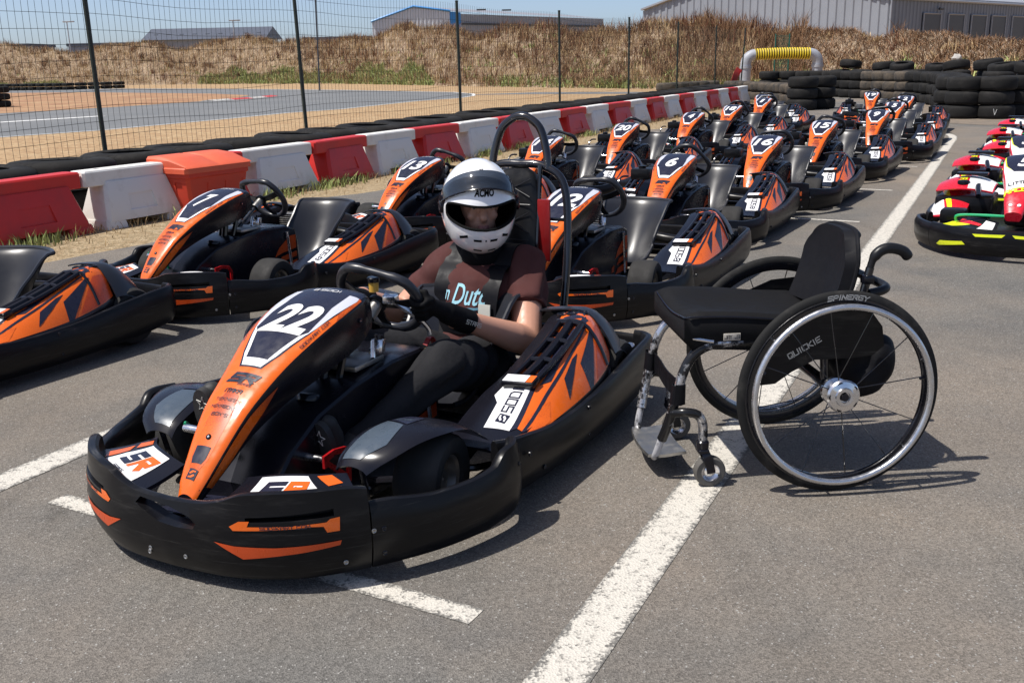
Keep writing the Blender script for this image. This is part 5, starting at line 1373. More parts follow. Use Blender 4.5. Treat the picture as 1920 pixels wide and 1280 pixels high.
# ------------------------------------------------------------ the driver
M['skin'] = mat('skin', (.53, .27, .18), .48, var=.10, nscale=22, bump=.05, bscale=220)
M['shirt'] = mat('brown_cotton_shirt', (.072, .027, .025), .85, spec=.15, var=.12, nscale=8, bump=.18, bscale=35)
M['jeans'] = mat('washed_black_denim', (.020, .020, .022), .85, spec=.12, var=.6, nscale=6, bump=.5, bscale=60)
M['glove'] = mat('black_glove_fabric', (.006, .006, .007), .75, spec=.12, var=.2, bump=.3, bscale=140)
M['helmetw'] = mat('white_helmet_gloss', (.86, .86, .86), .12, var=.02, coat=.9, rvar=.03)
M['helmetin'] = mat('black_helmet_lining', (.007, .007, .007), .9, spec=.08, var=.2, bump=.3, bscale=150)
M['shoe'] = mat('black_shoe_rubber', (.02, .02, .02), .7, var=.2, bump=.2)
M['shirtprint'] = mat('pale_blue_shirt_print', (.30, .56, .66), .8, var=.1)
M['whitepad'] = mat('cream_leather_pad', (.58, .58, .52), .5, var=.06)
M['eyew'] = mat('eye_white', (.42, .38, .35), .2); M['iris'] = mat('dark_iris', (.03, .02, .015), .15); M['lip'] = mat('lips', (.40, .16, .13), .5); M['beard'] = mat('dark_stubble', (.06, .04, .03), .9)
mv, N, L, P = nodes_of('tinted_visor'); P.inputs['Base Color'].default_value = (.075, .095, .13, 1); P.inputs['Roughness'].default_value = .06; P.inputs['Transmission Weight'].default_value = .75; P.inputs['IOR'].default_value = 1.25; P.inputs['Coat Weight'].default_value = .4; P.inputs['Coat Roughness'].default_value = .03
tcv = N.new('ShaderNodeTexCoord'); nzv = N.new('ShaderNodeTexNoise'); nzv.inputs['Scale'].default_value = 30; L.new(tcv.outputs['Object'], nzv.inputs['Vector']); mrv = N.new('ShaderNodeMapRange'); mrv.inputs[3].default_value = .03; mrv.inputs[4].default_value = .12; L.new(nzv.outputs['Fac'], mrv.inputs[0]); L.new(mrv.outputs[0], P.inputs['Roughness'])
M['visor'] = mv
person = empty('person', hero.location, KY); person.rotation_euler = (0, 0, KY)
tag(person, 'driver in white full-face helmet and brown t-shirt gripping the steering wheel', 'person')
Y = SY
LS, LE, LW, LH = Vector((-1.165, .165+Y, .515)), Vector((-.915, .315, .292)), Vector((-.665, .215, .415)), Vector((-.555, .165, .455))
RS, RE, RW, RH = Vector((-1.14, -.15+Y, .515)), Vector((-1.0, -.285, .325)), Vector((-.74, -.26, .44)), Vector((-.60, -.205, .50))
# body: torso, neck, head and both arms in one skin
def arm(S, E, W, H):
    d = (E-S); e2 = (W-E)
    return [('l', [(S, .066), (S+d*.35, .066), (S+d*.75, .058), (E, .053), (E+e2*.25, .055), (E+e2*.65, .044), (W, .036), (W+(H-W)*.5, .034)])]
nk = Vector((-1.13, Y, .56)); hd = Vector((-1.11, Y, .745)); HY = R(36); RZ = Matrix.Rotation(HY, 3, 'Z')
def HV(x, y, z): return hd + RZ @ Vector((x, y, z))
body = arm(LS, LE, LW, LH) + arm(RS, RE, RW, RH) + [
    ('l', [((-1.06, Y, .14), .13), ((-1.08, Y, .28), .125), ((-1.12, Y, .42), .13), (nk - Vector((0, 0, .06)), .09), (nk, .062), (hd - Vector((0, 0, .07)), .06)]),
    ('e', HV(-.01, 0, .03), (.098, .076, .112), (0, 0, HY)), ('e', HV(.045, 0, -.045), (.05, .052, .055), (0, 0, HY)),
    ('l', [(HV(.090, 0, .012), .012), (HV(.104, 0, -.025), .016), (HV(.098, 0, -.030), .015)]),
    ('e', HV(.074, 0, .038), (.026, .06, .016), (0, 0, HY)), ('l', [(HV(.083, .016, .0225), .005), (HV(.084, .031, .0245), .006), (HV(.076, .047, .021), .005)]), ('l', [(HV(.083, -.016, .0225), .005), (HV(.084, -.031, .0245), .006), (HV(.076, -.047, .021), .005)]), ('l', [(HV(.081, .018, .002), .005), (HV(.081, .031, -.0005), .006), (HV(.074, .046, .003), .005)]), ('l', [(HV(.081, -.018, .002), .005), (HV(.081, -.031, -.0005), .006), (HV(.074, -.046, .003), .005)]), ('e', HV(.066, .036, -.02), (.026, .022, .022)), ('e', HV(.066, -.036, -.02), (.026, .022, .022))]
bo = organic('body', body, .005, ['skin'], person, 5)
for s in (-1, 1):
    q = MB()
    c = HV(.074, s*.031, .012)
    q.lathe([(.0001, -.010)] + [(.010*math.sin(a), -.010*math.cos(a)) for a in lin(.3, 2.9, 8)] + [(.0001, .010)], 12, 0, axis_x(c, RZ @ Vector((1, s*.1, 0))))
    q.lathe([(.0055, .0082), (.0045, .0102), (.0001, .0106)], 10, 1, axis_x(c, RZ @ Vector((1, s*.1 - .12, 0))))
    q.build('eye', ['eyew', 'iris'], bo)
for s in (-1, 1): MB().strap([HV(.089, s*.014, .036), HV(.091, s*.033, .041), HV(.078, s*.053, .034)], .010, .006, (0, 0, 1)).build('eyebrow', 'beard', bo)
q = MB(); q.strap(spl([HV(.068, -.03, -.066), HV(.092, -.012, -.060), HV(.094, 0, -.062), HV(.092, .012, -.060), HV(.068, .03, -.066)], 3), .012, .008, (0, 0, 1)); q.build('lips', 'lip', bo)
# t-shirt: torso and two short sleeves with hems
def folds(p):
    u = math.sin(p.z*62 + math.sin(p.y*26)*1.6 + p.x*20)*math.sin(p.y*21+p.x*11); lowk = max(0, min(1, (.30-p.z)/.12))
    arm_ = max(0, min(1, (abs(p.y-Y)-.15)/.08))
    ch_ = math.sin(p.z*38 - abs(p.y-Y)*30 + math.sin(p.y*17)*1.2)*max(0, min(1, (.50-p.z)/.1))
    return .0025*math.sin(p.x*40+p.z*26+p.y*33) + .0045*ch_ + .011*lowk*u + .007*arm_*math.sin((p.z*2+p.x)*45 + p.y*22)
def sleeve(S, E): d = (E-S); return ('f', [(S - d*.05, .077), (S + d*.22, .077), (S + d*.46, .075), (S + d*.56, .0755)])
shirt = [('l', [((-1.035, Y, .175), .150), ((-1.055, Y, .26), .152), ((-1.09, Y, .38), .148)]), ('e', (-1.09, Y, .43), (.125, .175, .115)), ('e', (-1.03, Y, .235), (.15, .175, .10)),
         ('l', [(LS - Vector((.02, .03, 0)), .075), (nk - Vector((.01, 0, .035)), .076), (RS + Vector((-.02, .03, 0)), .075)]), sleeve(LS, LE), sleeve(RS, RE)]
ts_ = organic('t_shirt', shirt, .0065, ['shirt'], person, 5, folds)
# hems
for S, E in ((LS, LE), (RS, RE)):
    q = MB()
    d = (E-S).normalized(); c = S + (E-S)*.55; X = axis_x(c, d)
    q.lathe([(.066, -.012), (.0755, -.012), (.0775, .0), (.0760, .012), (.064, .012)], 24, 0, X)
    q.build('sleeve_hem', 'shirt', ts_)
# print on the chest
dg = bpy.context.evaluated_depsgraph_get()
def chest(y, z):
    h, loc, no, _ = ts_.ray_cast(Vector((-.5, y, z)), Vector((-1, 0, 0)))
    return loc if h else Vector((-.94, y, z))
q = MB()
cz = .435
for txt, cx_, w_, hh in (('Von', -.105, .085, .055), ('Dutch', .04, .17, .075)):
    decal(q, font_mesh(txt, hh, w_, .012, .25), lambda x, y, cx_=cx_: chest(Y + cx_ + x, cz + y), .0025, 0, .02, Vector((1, 0, .2)))
decal(q, [[(-.12, -.062), (.13, -.050), (.13, -.041), (-.12, -.053)]], lambda x, y: chest(Y+x, cz+y), .0025, 1, .02, Vector((1, 0, .2)))
M['shirtblue'] = mat('darker_blue_print', (.10, .25, .34), .8)
q.build('shirt_print', ['shirtprint', 'shirtblue'], ts_, recalc=False)
# jeans
def dfold(p):
    kn = math.exp(-((p.x+.43)/.10)**2) + math.exp(-((p.x+.88)/.10)**2)
    return .003*math.sin(p.x*46+p.y*18)*math.sin(p.z*38+p.x*9) + (.0045+.009*kn)*math.sin(p.x*30+p.z*62+p.y*38 + 1.5*math.sin(p.y*21))
LK, LA, LF = Vector((-.44, .235, .325)), Vector((-.05, .165, .185)), Vector((.10, .14, .215))
RK, RA, RF = Vector((-.40, -.205, .345)), Vector((.08, -.165, .24)), Vector((.245, -.15, .325))
legs = [('l', [((-1.0, Y-.07, .16), .12), ((-1.0, Y+.07, .16), .12)])]
for hip, K, A in ((Vector((-.96, Y+.095, .165)), LK, LA), (Vector((-.96, Y-.095, .165)), RK, RA)):
    legs.append(('l', [(hip, .112), (hip+(K-hip)*.5, .094), (K, .078), (K+(A-K)*.3, .064), (K+(A-K)*.7, .054), (A, .050)]))
organic('jeans', legs, .008, ['jeans'], person, 5, dfold)
q = MB(); q.strap(spl([(-.80, .305, .215), (-.76, .31, .185), (-.73, .31, .15)], 3), .03, .006, (1, .2, .3)); q.build('belt_clip', 'chrome', person)
# shoes, soles to the pedals
for F_, s in ((LF, 1), (RF, -1)):
    A = LA if s > 0 else RA; u = Vector((-.25, 0, .97))
    sh = organic('shoe', [('l', [(F_ + Vector((-.03, 0, .062)), .030), (F_ + Vector((-.045, 0, .02)), .036), (F_ + Vector((-.04, 0, -.05)), .036), (F_ + Vector((-.05, 0, -.10)), .036)]), ('l', [(F_ + Vector((-.06, 0, -.07)), .042), (A, .050)])], .006, ['shoe'], person, 4)
    q = MB(); prof = []
    for a in lin(0, 2*math.pi, 25)[:-1]:
        prof.append((.040*math.sin(a)*(1 + .12*math.cos(a)), .098*math.cos(a)))
    X = Matrix.Translation(F_ + Vector((-.006, 0, -.012))) @ Matrix(((0, .18, .98, 0), (1, 0, 0, 0), (0, .98, -.18, 0), (0, 0, 0, 1)))
    q.prism(prof, -.012, .010, 0, X)
    so_ = q.build('sole', 'shoe', sh)
    st5 = [((.022 if i % 2 == 0 else .009)*math.sin(i*math.pi/5 + .25), .05 + (.026 if i % 2 == 0 else .010)*math.cos(i*math.pi/5 + .25)) for i in range(10)]
    q = MB()
    for i in range(10):
        a, b = st5[i], st5[(i+1) % 10]; q.tube([X @ Vector((a[0], a[1], .011)), X @ Vector((b[0], b[1], .011))], .0012, 4)
    q.build('sole_emblem', 'whitepad', so_)
# gloves: fingers closed round the rim
def glove(Wr, C, rim_t, palm_n, s):
    """Wr wrist, C grip centre on the rim, rim_t along the rim towards the index finger, palm_n from rim to the back of the hand"""
    t = rim_t.normalized(); n = (palm_n - t*palm_n.dot(t)).normalized(); f = n.cross(t).normalized()
    if f.z > 0 and False: f = -f
    pr = [('l', [(Wr, .041), (Wr + (C + n*.03 - Wr)*.5, .038)]), ('l', [(C + n*.032 + t*.022, .0185), (C + n*.034 - t*.024, .0185)]), ('l', [(Wr+(C+n*.03-Wr)*.55, .032), (C + n*.030, .026)])]
    for i, (o, ln) in enumerate(((.036, 1.), (.0125, 1.08), (-.0115, 1.0), (-.034, .82))):
        b = C + t*o; r = .0098 if i < 3 else .0088
        pts = []
        for a in (25, 75, 130, 185, 235):
            if i == 3 and a > 200: continue
            ra = .0285*(.9+.1*ln); pts.append((b + (n*math.cos(R(a)) + f*math.sin(R(a)))*ra, r*(1 if a < 150 else .92)))
        pr.append(('l', pts))
    pts = [(C + n*.022 + t*.030, .013)] + [(C + t*(.048-.006*j) + (n*math.cos(R(a)) - f*math.sin(R(a)))*.027, .0108) for j, a in enumerate((40, 95, 150))]
    pr.append(('l', pts)); return pr
wm = Matrix.Translation(Vector((-.45, 0, .535))) @ Matrix((Vector((-.835, 0, .55)).cross(Vector((.55, 0, .835))).normalized(), Vector((.55, 0, .835)), Vector((-.835, 0, .55)))).transposed().to_4x4()
def rim(a): return wm @ Vector((.148*math.cos(R(a)), .148*math.sin(R(a)), 0)), (wm.to_3x3() @ Vector((-math.sin(R(a)), math.cos(R(a)), 0)))
sideL = 1 if rim(0)[0].y > 0 else -1
aL = -12 if sideL > 0 else 192; aR = 180-aL
for (Wr, a, s) in ((LW, aL, 1), (RW, aR, -1)):
    C, t = rim(a)
    if t.z < 0: t = -t
    g_ = organic('glove', glove(Wr + (C-Wr)*.12, C, t, (Wr-C).normalized()*.8 + Vector((0, s*.55, .15)), s), .0042, ['glove'], person, 3)
    d = (Wr - C).normalized(); q = MB(); X = axis_x(Wr + (C-Wr)*.10, d)
    q.lathe([(.034, -.045), (.0425, -.043), (.0440, 0), (.0430, .022), (.034, .024)], 24, 0, X); q.build('cuff', 'glove', g_)
    if s > 0:
        q = MB(); wd = Vector((0, .35, 1)); sd_ = (wd - d*wd.dot(d)).normalized(); on_ = d.cross(sd_).normalized()
        if on_.y < 0: on_ = -on_
        ctr_ = Wr + (C-Wr)*.10
        def cf(x, y):
            a_ = y/.0445; return ctr_ + d*(x) + on_*math.cos(a_)*.0447 + sd_*math.sin(a_)*.0447
        decal(q, [[(x*-1*-1+.004, y+.012) for x, y in pl] for pl in stroke_text('STARS', .013, .011, .0026)], cf, .0006, 0, .01, on_)
        q.build('cuff_lettering', 'whitepad', g_, recalc=False)
# ---- helmet
Hc = Vector((-1.12, Y-.012, .752)); HM = Matrix.Translation(Hc) @ Matrix.Rotation(HY, 4, 'Z') @ Matrix.Rotation(R(9), 4, 'Y') @ Matrix.Diagonal((1.17, 1.17, 1.22, 1))
def shell(az, el, k=1.):
    """az from the front, el from -90 to 90"""
    ce, se_ = math.cos(el), math.sin(el)
    x, y, z = ce*math.cos(az), ce*math.sin(az), se_
    ax_ = .168 if x > 0 else .158
    chin = max(0, x)**1.5*max(0, -z+.1)
    X_ = x*ax_*(1 + .12*chin) ; Y_ = y*.124*(1 - .05*max(0, -z)**1.2); Z_ = z*(.148 if z > 0 else .168)
    if z < -.55: Z_ = -.168*.55 + (z+.55)*.168*.78
    if x > .45 and z < .1: X_ += .012*(x-.45)/.55*min(1, (.1-z)*2.5)
    n = 1.0
    return Vector((X_, Y_, Z_))*k
def shell_mesh(k, n1=64, n2=40, bot=-.97):
    b = MB(); rings = []
    for j in range(n2+1):
        el = math.asin(max(-1, bot)) + (math.pi/2*.995 - math.asin(max(-1, bot)))*j/n2
        rings.append([shell(2*math.pi*i/n1, el, k) for i in range(n1)])
    b.loft(rings); return b
outer = shell_mesh(1.).mesh('helmet', ['helmetw', 'helmetin'], 180)
cav = shell_mesh(.90); cavm = cav.mesh('c', ['helmetin'], smooth=False)
# neck opening and eye port cutters
nk_ = MB(); nk_.lathe([(.001, -.3), (.088, -.3), (.088, -.09), (.001, -.09)], 32, 0, Matrix.Diagonal((1.25, 1, 1, 1))); nkm = nk_.mesh('c', ['helmetin'], smooth=False)
ep = MB(); pl = []
w_, zt_, zb_ = .112, .040, -.028
for a in lin(0, 2*math.pi, 49)[:-1]:
    c, s = math.cos(a), math.sin(a); e = 2/3.6
    yy = w_*math.copysign(abs(c)**e, c); zz = (zt_ if s > 0 else -zb_)*math.copysign(abs(s)**e, s)
    zz += .010*(yy/w_)**2
    pl.append((yy, zz))
ep.prism(pl, .015, .3, 0, Matrix(((0, 0, 1, 0), (1, 0, 0, 0), (0, 1, 0, 0), (0, 0, 0, 1)))); epm = ep.mesh('c', ['helmetin'], smooth=False)
hm = booled(outer, [cavm, nkm, epm], 'helmet')
hm.materials.clear(); hm.materials.append(M['helmetw']); hm.materials.append(M['helmetin'])
mi = []
for f in hm.polygons:
    c = f.center; d = math.atan2(c.y, c.x); 
    inner = f.normal.dot(c) < 0 or (c.x > 0 and abs(f.normal.dot(c.normalized())) < .55 and abs(c.z) < .09)
    mi.append(1 if inner else 0)
hm.polygons.foreach_set('material_index', mi)
he = link('helmet', hm, person); he.matrix_local = HM
# rubber edge round the port
def port(a, k=1.0):
    c, s = math.cos(a), math.sin(a); e = 2/3.6
    yy = w_*math.copysign(abs(c)**e, c); zz = (zt_ if s > 0 else -zb_)*math.copysign(abs(s)**e, s) + .010*(yy/w_)**2
    lo, hi = .02, .25
    def F(x):
        v = Vector((x, yy, zz)); az_ = math.atan2(yy, x); 
        best = None
        for el in lin(-1.2, 1.2, 5): pass
        return v
    # march out along x until the shell is met
    for _ in range(40):
        x = (lo+hi)/2; v = Vector((x, yy, zz))
        # inside test against the shell: sample direction
        zz_u = zz/(.148 if zz > 0 else .168); ce = math.sqrt(max(1e-4, 1-zz_u*zz_u))
        yu = yy/(.124*(1 - .05*max(0, -zz_u)**1.2)); yu = max(-ce*.999, min(ce*.999, yu)); xu = math.sqrt(max(0, ce*ce-yu*yu))
        p = shell(math.atan2(yu, xu), math.asin(max(-1, min(1, zz_u)))); return p
q = MB(); q.tube([port(a) for a in lin(0, 2*math.pi, 73)[:-1]], .0042, 8, closed=True); q.build('port_gasket', 'helmetin', he)
# raised visor
def vis(a, t):          # a azimuth, t from lower edge to upper
    el = -.02 + .44*t; p = shell(a, el, 1.035); ang = R(-33)
    piv = Vector((.0, 0, .0)); v = p - piv
    return Vector((v.x*math.cos(ang)+v.z*math.sin(ang), v.y, -v.x*math.sin(ang)+v.z*math.cos(ang))) + piv
q = MB(); thick(q, lambda a, t: vis(a, t*(1-.35*(abs(a)/1.32)**3) + .15*(abs(a)/1.32)**3), lin(-1.32, 1.32, 40), lin(0, 1, 12), .0025)
vo_ = q.build('visor', 'visor', he, angle=60)
q = MB(); q.tube([vis(a, .15*(abs(a)/1.32)**3) for a in lin(-1.32, 1.32, 40)], .0028, 6)
for s in (-1, 1):
    p = shell(s*1.42, .06, 1.03); q.lathe([(.020, -.004), (.020, .004), (.014, .007), (.007, .006), (.001, .004)], 18, 0, axis_x(p, (.1, s, 0)))
    q.strap([p, vis(s*1.25, .3)], .034, .005, (0, 0, 1))
q.build('visor_hinge', 'gloss', vo_)
# lettering on the brow, chin vents
q = MB(); fn = lambda x, y: shell(x/.168, .56 + y/.15, 1.0)
decal(q, font_mesh('ACMO', .024, .10, .04, .2), fn, .0012, 0, .015, lambda p: p)
for a, el, w2, h2, tl in ((-.62, -.34, .040, .009, .25), (-.23, -.38, .034, .008, .0), (.23, -.38, .034, .008, .0), (.62, -.34, .040, .009, -.25), (-.24, -.66, .036, .010, -.1), (.24, -.66, .036, .010, .1)):
    pl = [(-w2/2, -h2/2 - tl*w2/2), (w2/2, -h2/2 + tl*w2/2), (w2/2, h2/2 + tl*w2/2), (-w2/2, h2/2 - tl*w2/2)]
    decal(q, [[(x, y) for x, y in pl]], lambda x, y, a=a, el=el: shell(a + x/(.168*math.cos(el)), el + y/.16), .0012, 0, .02, lambda p: p)
for a, el in ((-.06, 1.12), (.06, 1.12), (0, -.38)): 
    decal(q, [[(.0035*math.cos(t), .0035*math.sin(t)) for t in lin(0, 2*math.pi, 9)[:-1]]], lambda x, y, a=a, el=el: shell(a + x/(.168*math.cos(el)), el + y/.15), .0012, 0, .02, lambda p: p)
tag(q.build('helmet_vent', 'helmetin', he, recalc=False), kind='stuff')
q = MB(); q.lathe([(.070, -.03), (.082, -.01), (.084, .03), (.078, .055), (.066, .05)], 28, 0, Matrix.Translation((-1.125, Y, .555)) @ Matrix.Diagonal((1.1, 1, 1, 1))); q.build('neck_collar', 'glove', person)
# ---- harness
def onshirt(y, z, d=.007):
    h, loc, no, _ = ts_.ray_cast(Vector((-.4, y, z)), Vector((-1, 0, 0)))
    return (loc if h else Vector((-.95, y, z))) + Vector((d, 0, .0))
def overshoulder(y):
    h, loc, no, _ = ts_.ray_cast(Vector((-1.17, y, 1.)), Vector((0, 0, -1))); return (loc if h else Vector((-1.17, y, .56))) + Vector((0, 0, .006))
def oversh(x, y):
    h, loc, no, _ = ts_.ray_cast(Vector((x, y, 1.)), Vector((0, 0, -1))); return (loc + no*.009) if h else Vector((x, y, .54))
for s in (-1, 1):
    yt = Y + s*.105; yb = Y + s*.085
    pts = [Vector((-1.33, Y+s*.07, .56))] + [oversh(x_, Y+s*(.095+.06*(x_+1.2)*.3)) for x_ in lin(-1.21, -1.035, 8)] + [onshirt(yt + (yb-yt)*t, .545 - .36*t, .010) for t in lin(.22, 1, 10)]
    q = MB(); q.strap(pts, .080, .004, (0, 1, 0)); hs = q.build('shoulder_strap', 'webbing', hero)
    q = MB(); yp = Y + (.092 if s > 0 else -.14); c0 = [onshirt(yp, .405 - i*.02, .017) for i in range(8)]
    q.strap(c0, .05, .006, (0, 1, 0)); q.build('strap_pad', 'whitepad', hs)
    for z in (.355, .325): MB().lathe([(.007, 0), (.007, .004), (.001, .005)], 10, 0, axis_x(onshirt(yp, z, .019), (1, 0, .2))).build('strap_rivet', 'steel', hs)
q = MB(); q.strap([onshirt(Y+y, .315, .012) for y in lin(-.13, .13, 9)], .042, .004, (0, 0, 1)); q.build('chest_strap', 'webbing', hero)
q = MB(); q.strap([onshirt(Y+y, .20 - .02*abs(y)/.15, .012) for y in lin(-.16, .17, 9)] + [Vector((-.97, .29, .15)), Vector((-.99, .30, .10))], .055, .004, (0, 0, 1)); lp = q.build('lap_belt', 'webbing', hero)
q = MB(); q.strap([Vector((-.93, .255, .195)), Vector((-.955, .285, .16)), Vector((-.98, .30, .12))], .042, .004, (.6, -.4, .8)); q.build('belt_tab', 'yellowstrap', lp)
q = MB(); X = Matrix.Translation(onshirt(Y+.10, .20, .022)); q.box((0, 0, 0), (.012, .07, .055), 0, X, .004); q.tube([X @ Vector((.01, .04, -.03)), X @ Vector((.012, .045, .03))], .004, 6); q.build('belt_buckle', 'chrome', lp)
q = MB(); X = Matrix.Translation(onshirt(Y+.055, .315, .022)); q.box((0, 0, 0), (.014, .05, .05), 0, X, .006); q.build('strap_buckle', 'gloss', hero)
# hand control lever and fluid pot on this kart only
q = MB(); q.lathe([(.016, 0), (.017, .032)], 16, 0, Matrix.Translation((-.395, .01, .565))); q.lathe([(.020, .032), (.021, .045), (.018, .049), (.001, .049)], 16, 1, Matrix.Translation((-.395, .01, .565))); q.build('fluid_pot', ['yellow', 'gloss'], hero)
q = MB(); q.tube(spl([(-.42, .03, .55), (-.44, .07, .52), (-.47, .12, .475), (-.50, .145, .43), (-.505, .15, .405)], 4), [.012]*9 + [.008]*8, 8); q.box((-.43, .05, .535), (.04, .045, .03), 0, None, .006); q.build('hand_lever', 'chrome', hero)
q = MB(); q.strap(spl([(-.52, .12, .36), (-.54, .13, .385), (-.55, .14, .36)], 4), .02, .004, (0, 1, .2)); q.build('red_tab', 'redpaint', hero); q = MB(); q.strap([(-.52, .125, .35), (-.545, .14, .325)], .025, .006, (0, 1, .2)); q.build('yellow_tab', 'yellow', hero)
# ------------------------------------------------------------ wheelchair (local: x forward, y left = the camera's side, origin under the near wheel)
M['chairpaint'] = scuffed('chipped_black_over_silver_tube', (.012, .012, .013), (.62, .62, .64), .25, 11, .50, .56, metal2=.9, bump=.15)
M['chairsilver'] = scuffed('worn_silver_tube', (.40, .40, .42), (.02, .02, .02), .3, 11, .50, .58, bump=.15)
M['cushion'] = mat('black_seat_mesh_fabric', (.008, .008, .009), .75, spec=.14, var=.25, nscale=10, bump=.35, bscale=260)
M['backfab'] = mat('black_backrest_fabric', (.007, .007, .009), .65, spec=.18, var=.25, nscale=6, bump=.2, bscale=30)
M['chairtyre'] = scuffed('wheelchair_tyre_rubber', (.013, .013, .013), (.055, .052, .047), .75, 8, .5, .8, bump=.2, spec=.2)
M['pushrim'] = mat('scratched_aluminium_handrim', (.62, .62, .63), .30, .9, var=.12, nscale=25, bump=.03, bscale=60)
M['plategrey'] = mat('grey_grip_tape', (.16, .155, .15), .8, var=.2, bump=.3, bscale=200)
M['greyletter'] = mat('grey_lettering', (.34, .34, .33), .6, var=.15)
M['whiteletter'] = mat('silver_label', (.50, .46, .40), .4, var=.15)
M['casterrub'] = mat('grey_caster_rubber', (.10, .095, .088), .8, spec=.2, var=.25, nscale=30)
wc = empty('wheelchair', (.97, 2.82, .004), math.atan2(-.086, -.996))
tag(wc, 'empty black manual wheelchair with silver hand rims standing right of the driver', 'wheelchair')
WR = .31; GA = -.57
def wc_wheel(y, s):
    X = Matrix.Translation((0, y, WR)) @ Matrix.Rotation(R(2.2)*s, 4, 'X') @ Matrix.Rotation(-s*math.pi/2, 4, 'X')      # local z outward
    q = MB(); q.lathe([(.286, -.0115), (.290, -.0125), (.300, -.011), (.3075, -.006), (.310, 0), (.3075, .006), (.300, .011), (.290, .0125), (.286, .0115)], 96, 0, X); w = q.build('rear_wheel', 'chairtyre', wc)
    q = MB(); q.lathe([(.287, -.012), (.282, -.0125), (.262, -.006), (.260, 0), (.262, .006), (.282, .0125), (.287, .012)], 96, 0, X); q.build('wheel_rim', 'blackpaint', w)
    q = MB(); q.lathe([(.268 + .0095*math.cos(a), .040 + .0095*math.sin(a)) for a in lin(0, 2*math.pi, 13)[:-1]], 96, 0, X, closed=True); hrm = q.build('hand_rim', 'pushrim', w)
    q = MB()
    for i in range(6):
        a = R(60*i+20); q.tube([X @ Vector((.268*math.cos(a), .268*math.sin(a), .034)), X @ Vector((.266*math.cos(a), .266*math.sin(a), .004))], .004, 6)
    tag(q.build('rim_tab', 'chairpaint', hrm), kind='stuff')
    for i in range(12):
        a = R(30*i+8); z0 = .030 if i % 2 else -.022; b = a + R(9 if i % 4 < 2 else -9)
        MB().tube([X @ Vector((.030*math.cos(b), .030*math.sin(b), z0)), X @ Vector((.264*math.cos(a), .264*math.sin(a), 0))], .0017, 6).build('spoke', 'blackpaint', w)
    q = MB(); q.lathe([(0.0144, -.035), (0.0384, -.034), (0.0432, -.026), (0.0408, -.018), (0.0216, -.010), (0.0192, .018), (0.0264, .024), (0.0480, .034), (0.0504, .040), (0.0456, .046), (0.0288, .050), (0.0264, .054), (0.0168, .054), (0.0156, .048), (0.0012, .046)], 32, 0, X)
    hb = q.build('hub', 'chrome', w)
    q = MB()
    for i in range(5):
        a = R(72*i); q.lathe([(.0095, .0), (.0095, .0008), (.0001, .0008)], 12, 0, X @ Matrix.Translation((.037*math.cos(a), .037*math.sin(a), .0462)))
        q.lathe([(.007, .0), (.007, .0008), (.0001, .0008)], 12, 0, X @ Matrix.Rotation(R(36), 4, 'Z') @ Matrix.Translation((.0265*math.cos(a), .0265*math.sin(a), .0285)) @ Matrix.Rotation(R(-30), 4, 'Y'))
    q.lathe([(.012, .0545), (.001, .0548)], 16, 0, X)
    tag(q.build('hub_hole', 'gloss', hb), kind='stuff')
    return w, X
nw, NX = wc_wheel(0, 1); wc_wheel(GA, -1)
# tyre lettering on the outer sidewall, near the top; rotate so that it reads from outside
up_in = NX.to_3x3().inverted() @ Vector((0, 0, 1)); a_up = math.atan2(up_in.y, up_in.x)
fw_in = NX.to_3x3().inverted() @ Vector((-1, 0, 0)); sgn = 1 if (math.cos(a_up)*fw_in.y - math.sin(a_up)*fw_in.x) > 0 else -1   # reading direction on screen runs to the rear
def sidew(x, y): a = a_up + sgn*(x/.293 + R(2)); r = .292 + y; return NX @ Vector((r*math.cos(a), r*math.sin(a), .0122))
q = MB()
for pl in stroke_text('SPINERGY', .0125, .0125, .0036, .35, .25): decal(q, [pl], sidew, .0012, 0, .02, Vector((0, 1, 0)))
q.build('tyre_lettering', 'greyletter', nw, recalc=False)
